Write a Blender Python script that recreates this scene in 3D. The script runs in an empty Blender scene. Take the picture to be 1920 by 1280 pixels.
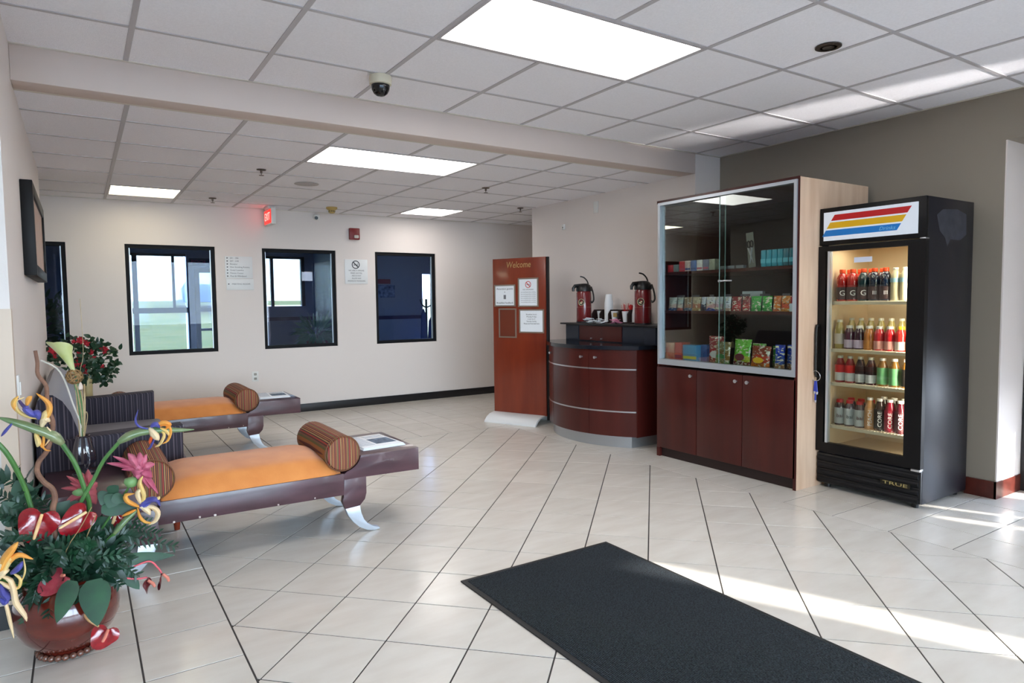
import bpy, bmesh, math, random
from mathutils import Vector, Matrix, noise
from math import sin, cos, pi, sqrt, radians, hypot, atan2
random.seed(7)
C = bpy.context.scene.collection
SC = bpy.context.scene
# ------------------------------------------------------------------ camera
CAMZ = 1.2924
FPX = 1247.0
CR = Vector((0.83837, -0.54499, -0.01156)); CU = Vector((0.04265, 0.04445, 0.99810)); CF = Vector((0.54344, 0.83727, -0.06051))
cd = bpy.data.cameras.new('camera'); cd.sensor_width = 36; cd.sensor_fit = 'HORIZONTAL'; cd.lens = 36 * FPX / 1920
cd.clip_start = 0.05; cd.clip_end = 400
cam = bpy.data.objects.new('camera', cd); C.objects.link(cam)
cam.matrix_world = Matrix(((CR.x, CU.x, -CF.x, 0), (CR.y, CU.y, -CF.y, 0), (CR.z, CU.z, -CF.z, CAMZ), (0, 0, 0, 1)))
SC.camera = cam
SC.view_settings.view_transform = 'Standard'; SC.view_settings.look = 'None'; SC.view_settings.gamma = 1
SC.view_settings.use_curve_mapping = False
SC.view_settings.exposure = 0.62
SC.cycles.max_bounces = 10; SC.cycles.transparent_max_bounces = 16; SC.cycles.diffuse_bounces = 5; SC.cycles.glossy_bounces = 4
SC.cycles.caustics_reflective = False; SC.cycles.caustics_refractive = False
# ------------------------------------------------------------------ world, sun, daylight
w = bpy.data.worlds.new('sky'); SC.world = w; w.use_nodes = True
wn = w.node_tree.nodes; wl = w.node_tree.links; wn.clear()
wo = wn.new('ShaderNodeOutputWorld'); wb = wn.new('ShaderNodeBackground'); wb.inputs['Strength'].default_value = 14.0
tc = wn.new('ShaderNodeTexCoord'); sp = wn.new('ShaderNodeSeparateXYZ'); rp = wn.new('ShaderNodeValToRGB')
wl.new(tc.outputs['Generated'], sp.inputs[0]); wl.new(sp.outputs[2], rp.inputs[0])
e = rp.color_ramp.elements; e[0].position = 0.0; e[0].color = (0.84, 0.92, 1.0, 1); e[1].position = 0.6; e[1].color = (0.50, 0.68, 1.0, 1)
wl.new(rp.outputs[0], wb.inputs[0]); wl.new(wb.outputs[0], wo.inputs[0])
def sun_dir(az_x, az_y, el):
    h = hypot(az_x, az_y); return Vector((az_x / h * cos(el), az_y / h * cos(el), -sin(el)))
SUND = sun_dir(-0.42, 0.91, radians(26.5))
sl = bpy.data.lights.new('sun', 'SUN'); sl.energy = 11; sl.angle = radians(1.3); sl.color = (1.0, 0.95, 0.88)
so = bpy.data.objects.new('sun', sl); C.objects.link(so); so.rotation_euler = SUND.to_track_quat('-Z', 'Y').to_euler(); so.location = (5, -8, 6)
# added spot in place of a car's sun glint, streaking the ceiling
gl = bpy.data.lights.new('added_glint_spot', 'SPOT'); gl.energy = 26000; gl.spot_size = radians(5); gl.spot_blend = .3; gl.shadow_soft_size = .22; gl.color = (1, .96, .94)
go = bpy.data.objects.new('added_glint_spot', gl); C.objects.link(go); go.location = (7.3, -13.0, .3); go.rotation_euler = (Vector((5.04, -1.3, 2.0)) - go.location).to_track_quat('-Z', 'Y').to_euler()
def portal(name, cx, cy, cz, sx, sz, nrm):
    l = bpy.data.lights.new(name, 'AREA'); l.shape = 'RECTANGLE'; l.size = sx; l.size_y = sz; l.cycles.is_portal = True
    o = bpy.data.objects.new(name, l); C.objects.link(o); o.location = (cx, cy, cz)
    o.rotation_euler = Vector(nrm).to_track_quat('-Z', 'Y').to_euler()
YF = -1.3            # inner face of the storefront wall behind the camera
portal('daylight_portal', 0.85, YF - 0.12, 1.2, 5.2, 2.3, (0, 1, 0))
portal('daylight_portal', 2.0, 12.3, 1.4, 4.6, 1.7, (0, -1, 0))
def interior_lamp(name, x, y, z, sx, sy, power, col):
    l = bpy.data.lights.new(name, 'AREA'); l.shape = 'RECTANGLE'; l.size = sx; l.size_y = sy; l.energy = power; l.color = col
    o = bpy.data.objects.new(name, l); C.objects.link(o); o.location = (x, y, z); return o

# ------------------------------------------------------------------ materials
def s2l(c):
    c = c / 255.0
    return c / 12.92 if c <= 0.04045 else ((c + 0.055) / 1.055) ** 2.4
def col(r, g, b): return (s2l(r), s2l(g), s2l(b), 1)
MATS = {}
def mat(name, rgb=(200, 200, 200), rough=0.5, metal=0.0, var=0.0, scale=8.0, bump=0.0, bscale=60.0, emit=0.0, ecol=None, coat=0.0, sheen=0.0, spec=0.5, stretch=None, rgb2=None, alpha=None):
    if name in MATS: return MATS[name]
    m = bpy.data.materials.new(name); m.use_nodes = True; n = m.node_tree.nodes; l = m.node_tree.links
    p = n['Principled BSDF']
    p.inputs['Roughness'].default_value = rough; p.inputs['Metallic'].default_value = metal
    p.inputs['Specular IOR Level'].default_value = spec
    p.inputs['Coat Weight'].default_value = coat; p.inputs['Coat Roughness'].default_value = 0.08
    p.inputs['Sheen Weight'].default_value = sheen
    base = col(*rgb); p.inputs['Base Color'].default_value = base
    need = var > 0 or bump > 0 or rgb2
    if need:
        t = n.new('ShaderNodeTexCoord'); mp = n.new('ShaderNodeMapping'); l.new(t.outputs['Object'], mp.inputs[0])
        if stretch: mp.inputs['Scale'].default_value = stretch
    if var > 0 or rgb2:
        nz = n.new('ShaderNodeTexNoise'); nz.inputs['Scale'].default_value = scale; nz.inputs['Detail'].default_value = 5
        l.new(mp.outputs[0], nz.inputs[0])
        r = n.new('ShaderNodeValToRGB'); l.new(nz.outputs[0], r.inputs[0])
        r.color_ramp.elements[0].position = 0.3; r.color_ramp.elements[1].position = 0.7
        if rgb2: a, b = col(*rgb), col(*rgb2)
        else:
            a = tuple(max(0, c * (1 - var)) for c in base[:3]) + (1,); b = tuple(min(1, c * (1 + var)) for c in base[:3]) + (1,)
        r.color_ramp.elements[0].color = a; r.color_ramp.elements[1].color = b
        l.new(r.outputs[0], p.inputs['Base Color'])
    if bump > 0:
        nb = n.new('ShaderNodeTexNoise'); nb.inputs['Scale'].default_value = bscale; l.new(mp.outputs[0], nb.inputs[0])
        bp = n.new('ShaderNodeBump'); bp.inputs['Strength'].default_value = bump; bp.inputs['Distance'].default_value = 0.01
        l.new(nb.outputs[0], bp.inputs['Height']); l.new(bp.outputs[0], p.inputs['Normal'])
    if emit > 0:
        p.inputs['Emission Color'].default_value = col(*(ecol or rgb)); p.inputs['Emission Strength'].default_value = emit
    MATS[name] = m; return m
def glass(name, tint=(255, 255, 255), refl=1.0, rough=0.0):
    if name in MATS: return MATS[name]
    m = bpy.data.materials.new(name); m.use_nodes = True; n = m.node_tree.nodes; l = m.node_tree.links; n.clear()
    o = n.new('ShaderNodeOutputMaterial'); t = n.new('ShaderNodeBsdfTransparent'); g = n.new('ShaderNodeBsdfGlossy'); mx = n.new('ShaderNodeMixShader')
    t.inputs[0].default_value = col(*tint); g.inputs['Roughness'].default_value = rough; g.inputs[0].default_value = (1, 1, 1, 1)
    fr = n.new('ShaderNodeFresnel'); fr.inputs[0].default_value = 1.5
    mu = n.new('ShaderNodeMath'); mu.operation = 'MULTIPLY'; mu.inputs[1].default_value = refl; mu.use_clamp = True
    l.new(fr.outputs[0], mu.inputs[0]); l.new(mu.outputs[0], mx.inputs[0]); l.new(t.outputs[0], mx.inputs[1]); l.new(g.outputs[0], mx.inputs[2]); l.new(mx.outputs[0], o.inputs[0])
    MATS[name] = m; return m
def bands(name, stops, axis='X', lo=0.0, hi=1.0, rough=0.5, noise_amt=0.0, coat=0.0, coords='Object', period=None, diag=False):
    """flat print or weave: colours in bands along one object axis"""
    if name in MATS: return MATS[name]
    m = bpy.data.materials.new(name); m.use_nodes = True; n = m.node_tree.nodes; l = m.node_tree.links; p = n['Principled BSDF']
    p.inputs['Roughness'].default_value = rough; p.inputs['Coat Weight'].default_value = coat
    t = n.new('ShaderNodeTexCoord'); s = n.new('ShaderNodeSeparateXYZ')
    src = t.outputs[coords]
    if noise_amt > 0:
        nz = n.new('ShaderNodeTexNoise'); nz.inputs['Scale'].default_value = 30; l.new(src, nz.inputs[0])
        vm = n.new('ShaderNodeVectorMath'); vm.operation = 'MULTIPLY_ADD'; vm.inputs[1].default_value = (noise_amt,) * 3
        l.new(nz.outputs['Color'], vm.inputs[0]); l.new(src, vm.inputs[2]); src = vm.outputs[0]
    l.new(src, s.inputs[0])
    v = s.outputs['XYZ'.index(axis)]
    if diag:
        ad = n.new('ShaderNodeMath'); ad.operation = 'ADD'; l.new(s.outputs[0], ad.inputs[0]); l.new(s.outputs[1], ad.inputs[1]); v = ad.outputs[0]
    if period:
        d = n.new('ShaderNodeMath'); d.operation = 'DIVIDE'; d.inputs[1].default_value = period; l.new(v, d.inputs[0])
        f = n.new('ShaderNodeMath'); f.operation = 'FRACT'; l.new(d.outputs[0], f.inputs[0]); v = f.outputs[0]
    else:
        mr = n.new('ShaderNodeMapRange'); mr.inputs['From Min'].default_value = lo; mr.inputs['From Max'].default_value = hi; l.new(v, mr.inputs[0]); v = mr.outputs[0]
    r = n.new('ShaderNodeValToRGB'); r.color_ramp.interpolation = 'CONSTANT'; l.new(v, r.inputs[0])
    while len(r.color_ramp.elements) < min(len(stops), 32): r.color_ramp.elements.new(0.99)
    for el, (ps, cc) in zip(r.color_ramp.elements, stops): el.position = ps; el.color = col(*cc)
    l.new(r.outputs[0], p.inputs['Base Color']); MATS[name] = m; return m
def attr_var(m, amt=0.10, hue=True):
    """slight piece-to-piece difference through the object's random value"""
    n = m.node_tree.nodes; l = m.node_tree.links; p = n['Principled BSDF']
    oi = n.new('ShaderNodeObjectInfo'); mr = n.new('ShaderNodeMapRange'); mr.inputs['To Min'].default_value = 1 - amt; mr.inputs['To Max'].default_value = 1 + amt * 0.6
    l.new(oi.outputs['Random'], mr.inputs[0])
    hs = n.new('ShaderNodeHueSaturation'); l.new(mr.outputs[0], hs.inputs['Value'])
    inp = p.inputs['Base Color']
    if inp.links: l.new(inp.links[0].from_socket, hs.inputs['Color'])
    else: hs.inputs['Color'].default_value = inp.default_value
    l.new(hs.outputs[0], inp)

paint = mat('wall_paint', (226, 217, 211), 0.6, bump=0.06, bscale=180)
paint_r = mat('wall_paint_shaded', (146, 137, 124), 0.6, bump=0.06, bscale=180)  # wall paint darkened: the dim grazing light is put into the colour
beam_m = mat('beam_paint', (210, 194, 184), 0.55)
ceil_m = mat('ceiling_tile_mineral', (244, 243, 247), 0.9, var=0.03, scale=90, bump=0.25, bscale=240)
grid_m = mat('ceiling_grid_metal', (186, 182, 184), 0.45)
tile_m = mat('floor_tile_glaze', (226, 222, 213), 0.2, rgb2=(217, 211, 201), scale=4, bump=0.03, bscale=25, stretch=(1, 3, 1), spec=0.5)
attr_var(tile_m, 0.05)
grout_m = mat('grout', (66, 62, 60), 0.9)
black_base = mat('baseboard_black', (20, 19, 22), 0.35)
red_base = mat('baseboard_mahogany', (84, 36, 28), 0.3, var=0.25, scale=20)
blackmetal = mat('black_metal', (24, 25, 28), 0.35, spec=0.5)
cooler_front = mat('cooler_front_black', (10, 10, 12), 0.4, spec=.25)
chrome = mat('brushed_steel', (200, 203, 208), 0.28, metal=0.9)
silverpaint = mat('silver_painted_metal', (190, 198, 208), 0.35, metal=0.35)
alu = mat('aluminium_frame', (196, 204, 212), 0.32, metal=0.6)
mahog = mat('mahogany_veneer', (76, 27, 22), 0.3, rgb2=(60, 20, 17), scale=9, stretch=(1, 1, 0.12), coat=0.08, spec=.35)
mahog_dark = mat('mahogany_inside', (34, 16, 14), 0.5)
cherry = mat('cherry_veneer', (136, 54, 30), 0.25, rgb2=(112, 40, 22), scale=7, stretch=(1, 1, 0.12), coat=0.3)
bench_m = mat('bench_dark_wood', (84, 54, 62), 0.3, rgb2=(60, 38, 44), scale=14, stretch=(0.25, 1, 1), coat=0.25)
velvet = mat('orange_velvet', (216, 138, 68), 0.8, rgb2=(202, 122, 56), scale=9, sheen=0.35, bump=0.08, bscale=200)
plastic_b = mat('black_plastic', (18, 18, 20), 0.38)
plastic_w = mat('white_plastic', (228, 228, 224), 0.4)
foam = mat('white_foam', (240, 242, 244), 0.6)
paper = mat('white_paper', (232, 236, 240), 0.6)
ink = mat('dark_ink', (50, 52, 60), 0.6)
ink_red = mat('red_ink', (190, 60, 60), 0.6)
ply = mat('plywood', (226, 196, 168), 0.5, rgb2=(206, 170, 140), scale=5, stretch=(3, 1, 0.35), bump=0.05, bscale=40)
cooler_black = mat('cooler_black_vinyl', (20, 20, 28), 0.38, bump=0.03, bscale=300)
cooler_in = mat('cooler_liner_cream', (208, 190, 156), 0.5)
wire_w = mat('white_coated_wire', (236, 228, 204), 0.4)
lens_m = mat('lit_diffuser', (255, 255, 255), 0.5, emit=6.5, ecol=(255, 249, 244))
lens_y = mat('lit_diffuser_warm', (255, 250, 225), 0.5, emit=4.0, ecol=(255, 246, 214))
glass_win = glass('window_glass', (198, 210, 232), .4)
glass_clear = glass('clear_glass', (226, 236, 232), 1.3)
glass_case = glass('case_glass', (240, 246, 244), .42)
stripe_m = bands('chair_pinstripe', [(0, (34, 31, 45)), (0.45, (88, 80, 90)), (0.62, (32, 28, 42)), (0.85, (66, 60, 72))], period=0.038, diag=True, rough=0.8)
taupe = mat('taupe_upholstery', (88, 80, 92), 0.55, var=0.06, scale=30, sheen=0.3)
bol_st = [(62, 34, 30), (150, 96, 52), (86, 40, 34), (178, 138, 84), (52, 36, 40), (132, 66, 42), (96, 92, 52), (160, 60, 44), (70, 40, 36), (186, 120, 66), (90, 44, 40), (120, 84, 60), (48, 32, 34), (158, 92, 48)]
bolster_m = bands('bolster_stripe', [(i / 28, bol_st[(i * 5) % 14]) for i in range(28)], period=0.115, rough=0.7)
mat_dark = mat('entrance_mat_pile', (13, 17, 21), 0.9, rgb2=(58, 68, 76), scale=150, bump=0.9, bscale=190)
mat_edge = mat('rubber_edge', (26, 28, 30), 0.6)

# ------------------------------------------------------------------ mesh helpers
def tag(o, label=None, cat=None, group=None, kind=None):
    if label: o['label'] = label
    if cat: o['category'] = cat
    if group: o['group'] = group
    if kind: o['kind'] = kind
    return o
def rootloc(o):
    v = Vector((0, 0, 0))
    while o: v = v + o.location; o = o.parent
    return v
def obj(name, bm, m, parent=None, smooth=True, loc=None, ang=0.6):
    """one mesh object; geometry is given in world coordinates and re-based to the parent (or to loc)"""
    me = bpy.data.meshes.new(name); bmesh.ops.recalc_face_normals(bm, faces=bm.faces); bm.to_mesh(me); bm.free()
    if smooth: me.shade_smooth(); me.set_sharp_from_angle(angle=ang)
    ms = m if isinstance(m, (list, tuple)) else [m]
    for x in ms: me.materials.append(x)
    o = bpy.data.objects.new(name, me); C.objects.link(o)
    if parent:
        me.transform(Matrix.Translation(-rootloc(parent))); o.parent = parent
    elif loc is not None:
        me.transform(Matrix.Translation(-Vector(loc))); o.location = loc
    return o
def empty(name, loc, label, cat, group=None):
    o = bpy.data.objects.new(name, None); C.objects.link(o); o.location = loc; o.empty_display_size = 0.1
    return tag(o, label, cat, group)
def struct(name, bm, m, parent=None, **k):
    o = obj(name, bm, m, parent, **k); o['kind'] = 'structure'; return o
def BM(): return bmesh.new()
def box(bm, x0, x1, y0, y1, z0, z1, bev=0.0, mi=0):
    vs = [bm.verts.new((x, y, z)) for z in (z0, z1) for y in (y0, y1) for x in (x0, x1)]
    fs = []
    for q in ((0, 2, 3, 1), (4, 5, 7, 6), (0, 1, 5, 4), (2, 6, 7, 3), (0, 4, 6, 2), (1, 3, 7, 5)):
        f = bm.faces.new([vs[i] for i in q]); f.material_index = mi; fs.append(f)
    if bev > 0:
        es = list({e for f in fs for e in f.edges})
        bmesh.ops.bevel(bm, geom=es, offset=bev, segments=2, profile=0.5, affect='EDGES')
    return bm
def bx(*a, **k): return box(BM(), *a, **k)
def prism(bm, pts, ext, bev=0.0):
    """pts: closed outline as 3D points, ext: extrusion vector"""
    ext = Vector(ext); a = [bm.verts.new(p) for p in pts]; b = [bm.verts.new(Vector(p) + ext) for p in pts]; n = len(pts)
    fs = [bm.faces.new(a), bm.faces.new(b[::-1])]
    for i in range(n): fs.append(bm.faces.new((a[i], b[i], b[(i + 1) % n], a[(i + 1) % n])))
    if bev > 0:
        es = list({e for f in fs[:2] for e in f.edges}); bmesh.ops.bevel(bm, geom=es, offset=bev, segments=2, profile=0.5, affect='EDGES')
    return bm
def lathe(bm, prof, c=(0, 0, 0), seg=20, sx=1.0, sy=1.0, rib=0, ribd=0.0):
    cx, cy, cz = c; rings = []
    for r, z in prof:
        if r < 1e-5: rings.append([bm.verts.new((cx, cy, cz + z))]); continue
        rings.append([bm.verts.new((cx + r * (1 + (ribd * cos(2 * pi * i * rib / seg) if rib else 0)) * cos(2 * pi * i / seg) * sx, cy + r * (1 + (ribd * cos(2 * pi * i * rib / seg) if rib else 0)) * sin(2 * pi * i / seg) * sy, cz + z)) for i in range(seg)])
    for a, b in zip(rings, rings[1:]):
        if len(a) == 1 and len(b) == 1: continue
        for i in range(seg):
            j = (i + 1) % seg
            if len(a) == 1: bm.faces.new((a[0], b[i], b[j]))
            elif len(b) == 1: bm.faces.new((a[i], b[0], a[j]))
            else: bm.faces.new((a[i], b[i], b[j], a[j]))
    for rr in (rings[0], rings[-1]):
        if len(rr) > 2:
            try: bm.faces.new(rr)
            except ValueError: pass
    return bm
def tube(bm, pts, rad, seg=8, flat=1.0, cap=True):
    pts = [Vector(p) for p in pts]; n = len(pts)
    if not isinstance(rad, (list, tuple)): rad = [rad] * n
    up = Vector((0, 0, 1)); rings = []; prev = None
    for i, p in enumerate(pts):
        d = (pts[min(i + 1, n - 1)] - pts[max(i - 1, 0)]).normalized()
        if prev is None:
            a = d.cross(up if abs(d.z) < 0.9 else Vector((1, 0, 0))).normalized()
        else:
            a = (prev - d * prev.dot(d)).normalized()
        prev = a; b = d.cross(a)
        rings.append([bm.verts.new(p + (a * cos(2 * pi * k / seg) + b * sin(2 * pi * k / seg) * flat) * rad[i]) for k in range(seg)])
    for a, b in zip(rings, rings[1:]):
        for k in range(seg): bm.faces.new((a[k], a[(k + 1) % seg], b[(k + 1) % seg], b[k]))
    if cap: bm.faces.new(rings[0][::-1]); bm.faces.new(rings[-1])
    return bm
def cyl(bm, a, b, r, seg=16, r2=None): return tube(bm, [a, b], [r, r if r2 is None else r2], seg)
def spline(pts, n=24):
    pts = [Vector(p) for p in pts]; P = [pts[0] * 2 - pts[1]] + pts + [pts[-1] * 2 - pts[-2]]; out = []
    m = len(pts) - 1
    for i in range(m):
        k = max(2, n // m)
        for j in range(k):
            t = j / k; a, b, c, d = P[i:i + 4]
            out.append(0.5 * ((2 * b) + (c - a) * t + (2 * a - 5 * b + 4 * c - d) * t * t + (3 * b - 3 * c + d - a) * t ** 3))
    out.append(pts[-1]); return out
def text(s, size, org, xd, up, m, parent, depth=0.0006, align='CENTER', name='lettering', shear=0.0, width=None):
    cu = bpy.data.curves.new('t', 'FONT'); cu.body = s; cu.size = size; cu.extrude = depth; cu.align_x = align; cu.align_y = 'CENTER'; cu.resolution_u = 2; cu.shear = shear
    to = bpy.data.objects.new('t', cu); C.objects.link(to); bpy.context.view_layer.update()
    me = bpy.data.meshes.new_from_object(to.evaluated_get(bpy.context.evaluated_depsgraph_get()))
    bpy.data.objects.remove(to); bpy.data.curves.remove(cu)
    xd = Vector(xd).normalized(); up = Vector(up).normalized(); nz = xd.cross(up)
    sx = 1.0
    if width:
        xs = [v.co.x for v in me.vertices]; sx = width / max(1e-4, max(xs) - min(xs))
    o0 = Vector(org) - rootloc(parent) if parent else Vector(org)
    M4 = Matrix(((xd.x * sx, up.x, nz.x, o0.x), (xd.y * sx, up.y, nz.y, o0.y), (xd.z * sx, up.z, nz.z, o0.z), (0, 0, 0, 1)))
    me.transform(M4); me.materials.append(m); me.name = name
    o = bpy.data.objects.new(name, me); C.objects.link(o)
    if parent: o.parent = parent
    return o
def copy_tree(o, parent=None):
    c = o.copy(); C.objects.link(c)
    if parent: c.parent = parent
    for ch in o.children: copy_tree(ch, c)
    return c
def ray(u, v): return CF + CR * ((u - 960) / FPX) + CU * ((640 - v) / FPX)
def PY(u, v, y): d = ray(u, v); return Vector((0, 0, CAMZ)) + d * (y / d.y)
def PX(u, v, x): d = ray(u, v); return Vector((0, 0, CAMZ)) + d * (x / d.x)
def PZ(u, v, z): d = ray(u, v); return Vector((0, 0, CAMZ)) + d * ((z - CAMZ) / d.z)

# ------------------------------------------------------------------ structure
XL, XR, YB = -0.23, 4.84, 8.0
H1, H2 = 2.545, 2.377
YBM0, YBM1 = 4.02, 4.18
S = 0.3257
def wall_y(name, y0, y1, x0, x1, z0, z1, holes, m):
    """wall slab between y0..y1 with rectangular openings (hx0,hx1,hz0,hz1)"""
    xs = sorted({x0, x1, *[h[0] for h in holes], *[h[1] for h in holes]}); zs = sorted({z0, z1, *[h[2] for h in holes], *[h[3] for h in holes]})
    bm = BM()
    for a, b in zip(xs, xs[1:]):
        run = None
        for c, d in zip(zs, zs[1:]):
            mx, mz = (a + b) / 2, (c + d) / 2
            if not any(h[0] < mx < h[1] and h[2] < mz < h[3] for h in holes): box(bm, a, b, y0, y1, c, d)
    bmesh.ops.remove_doubles(bm, verts=bm.verts, dist=1e-5)
    seen = {}
    for f in list(bm.faces):
        k = tuple(round(c, 4) for c in f.calc_center_median())
        if k in seen: bmesh.ops.delete(bm, geom=[f, seen[k]], context='FACES_ONLY'); seen.pop(k)
        else: seen[k] = f
    return struct(name, bm, m, smooth=False)
WINS = [(-0.945, -0.09), (0.42, 1.285), (1.785, 2.645), (3.15, 3.995)]
wz0, wz1 = 0.77, 1.932
wall_y('wall_back', YB, YB + 0.12, -3.0, 7.2, 0, 2.6, [(a, b, wz0, wz1) for a, b in WINS], paint)
for i, (a, b) in enumerate(WINS):
    fr = BM(); t = 0.038; y0, y1 = YB + 0.02, YB + 0.10
    box(fr, a, a + t, y0, y1, wz0, wz1); box(fr, b - t, b, y0, y1, wz0, wz1)
    box(fr, a + t, b - t, y0, y1, wz1 - t, wz1); box(fr, a + t, b - t, y0, y1, wz0, wz0 + t)
    wf = struct('window_%d' % (i + 1), fr, mat('window_frame_black', (14, 14, 18), .6, spec=.2), smooth=False)
    obj('pane', bx(a + t, b - t, YB + 0.062, YB + 0.068, wz0 + t, wz1 - t), glass_win, wf, smooth=False)
    obj('glazing_bead', box(box(BM(), a + t, a + t + 0.01, YB + 0.045, YB + 0.062, wz0 + t, wz1 - t), b - t - 0.01, b - t, YB + 0.045, YB + 0.062, wz0 + t, wz1 - t), alu, wf, smooth=False)
# left wall block with an outer corner, alcove behind it
struct('wall_left', bx(-3.0, XL, 3.3, 6.6, 0, 2.6), paint, smooth=False)
struct('wall_left', bx(-3.1, -3.0, YF, 8.0, 0, 2.6), paint, smooth=False)
struct('wall_right', bx(XR, XR + 0.41, 1.83, 4.02, 0, 2.6), paint_r, smooth=False)
struct('wall_right', bx(4.52, 5.25, 4.02, 6.5, 0, 2.6), paint, smooth=False)
struct('wall_right', bx(XR, 5.25, YF, 1.83, 2.25, 2.6), paint_r, smooth=False)
struct('wall_right', bx(7.1, 7.2, 6.5, 8.0, 0, 2.6), paint, smooth=False)
struct('wall_right', bx(5.25, 7.2, 6.4, 6.5, 0, 2.6), paint, smooth=False)
struct('wall_right', bx(XR + .001, 5.25, 1.822, 1.83, 0, 2.25), paint, smooth=False)  # thin paler skin paints the daylight onto the reveal
# side wall of the entrance bay: narrow slits added to shape the low sun patches
bm = BM()
for (y0, y1, z0, z1) in [(YF, -0.80, 0, 2.25), (-0.80, -0.42, 1.42, 2.25), (-0.80, -0.42, 0, 0.05), (-0.42, -0.24, 0, 2.25), (-0.24, 0.08, 1.3, 2.25), (-0.24, 0.08, 0, .05), (0.08, 0.85, 0, 2.25), (0.85, 1.5, 0, 0.05), (0.85, 1.5, .72, 2.25), (1.5, 1.83, 0, 2.25)]:
    box(bm, 5.25, 5.37, y0, y1, z0, z1)
struct('wall_right', bm, paint_r, smooth=False)
# storefront wall behind the camera
FH = [(-1.75, 3.45, 0.05, 2.35), (3.80, 4.03, 0.05, 2.07), (4.86, 5.2, 1.88, 2.12)]  # the two narrow slots are added to shape the sun streak and ceiling glint
wall_y('wall_front', YF - 0.12, YF, -3.0, 5.37, 0, 2.6, FH, paint)
fr = BM()
for x in (-1.75, -0.45, 0.85, 2.15, 3.40): box(fr, x, x + 0.05, YF - 0.11, YF - 0.03, 0.05, 2.35)
box(fr, -1.75, 3.45, YF - 0.11, YF - 0.03, 2.30, 2.35); box(fr, -1.75, 3.45, YF - 0.11, YF - 0.03, 0.05, 0.1)
wf = struct('window_5', fr, blackmetal, smooth=False)
obj('pane', bx(-1.7, 3.4, YF - 0.075, YF - 0.07, 0.1, 2.3), glass('storefront_glass', (235, 242, 245), 1.0), wf, smooth=False)
# added unseen roof slab that keeps the sun off the storefront
struct('sun_block_roof', bx(-4.5, 3.70, -7.2, YF - 0.12, 2.7, 2.9), paint, smooth=False)
struct('beam', bx(XL, 4.52, YBM0, YBM1, H2 - 0.002, 2.6, bev=0.004), beam_m)
# added unseen block that shades the end of the storefront
struct('sun_block_pier', bx(3.46, 3.71, -3.2, YF - 0.12, 0, 2.7), paint, smooth=False)
struct('sun_block_slab', bx(4.4, 5.8, -2.1, YF - .12, 2.14, 2.18), paint, smooth=False)  # added unseen slab keeps direct sun out of the glint slot
# baseboards
struct('baseboard_back', bx(-3.0, 7.1, YB - 0.014, YB, 0, 0.095, bev=0.003), black_base)
bm = bx(XL, XL + 0.012, 3.29, 6.6, 0, 0.095); box(bm, -3.0, XL + 0.012, 3.288, 3.3, 0, 0.095)
struct('baseboard_left', bm, black_base)
bm = bx(XR - 0.014, XR, 1.818, 2.0, 0, 0.11); box(bm, XR - 0.014, 5.25, 1.816, 1.83, 0, 0.11)
struct('baseboard_right', bm, red_base)
struct('baseboard_right', bx(4.506, 4.52, 5.5, 6.5, 0, 0.095), black_base)
bm = BM(); box(bm, XL - 0.055, XL + 0.003, 3.294, 3.3, 0.095, 1.285); box(bm, XL, XL + 0.003, 3.297, 3.345, 0.095, 1.285)
struct('trim_1', bm, mat('corner_guard_beige', (206, 184, 162), 0.4))
tag(bpy.data.objects['trim_1'], 'beige corner guard on the outer corner of the left wall')
# dark door frame at the far right edge
bm = BM(); box(bm, 5.19, 5.25, 1.772, 1.818, 0.0, 2.25); box(bm, 5.19, 5.25, 0.9, 0.95, 0, 2.25); box(bm, 5.19, 5.25, 0.9, 1.818, 2.19, 2.25)
struct('door_1', bm, blackmetal, smooth=False)

# ---- floor: grout bed and tiles, a diagonal field framed by straight courses
fl = struct('floor', bx(-3.0, 7.1, YF, YB, -0.12, -0.0022), grout_m, smooth=False)
FX0, FX1, FY1 = 0.459, 3.694, 5.80; D = S * sqrt(2); FY0 = FY1 - 13 * D
def clip(poly, x0, x1, y0, y1):
    def cut(p, f, g):
        out = []
        for i in range(len(p)):
            a, b = p[i], p[(i + 1) % len(p)]; fa, fb = f(a), f(b)
            if fa >= 0: out.append(a)
            if fa * fb < 0: t = fa / (fa - fb); out.append((a[0] + (b[0] - a[0]) * t, a[1] + (b[1] - a[1]) * t))
        return out
    for f in (lambda p: p[0] - x0, lambda p: x1 - p[0], lambda p: p[1] - y0, lambda p: y1 - p[1]):
        poly = cut(poly, f, None)
        if len(poly) < 3: return []
    return poly
def area(p): return abs(sum(p[i][0] * p[(i + 1) % len(p)][1] - p[(i + 1) % len(p)][0] * p[i][1] for i in range(len(p)))) / 2
tiles = []
g = 0.0036
def inset(poly):
    n = len(poly); out = []
    A2 = sum(poly[i][0] * poly[(i + 1) % n][1] - poly[(i + 1) % n][0] * poly[i][1] for i in range(n))
    if A2 < 0: poly = poly[::-1]
    L = []
    for i in range(n):
        a = Vector(poly[i]); b = Vector(poly[(i + 1) % n]); d = (b - a)
        if d.length < 1e-6: continue
        d.normalize(); nn = Vector((-d.y, d.x)); L.append((a + nn * g, d))
    for i in range(len(L)):
        p, d = L[i - 1]; q, e_ = L[i]; den = d.x * e_.y - d.y * e_.x
        if abs(den) < 1e-6: continue
        t = ((q.x - p.x) * e_.y - (q.y - p.y) * e_.x) / den; out.append((p.x + d.x * t, p.y + d.y * t))
    return out
for i in range(-1, 9):
    for j in range(-1, 15):
        for (ox, oy) in ((0, 0), (0.5, 0.5)):
            cx, cy = FX1 - (i + ox) * D, FY1 - (j + oy) * D
            p = clip([(cx + D / 2, cy), (cx, cy + D / 2), (cx - D / 2, cy), (cx, cy - D / 2)], FX0, FX1, FY0, FY1)
            if len(p) > 2 and area(p) > 0.004: tiles.append(p)
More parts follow.
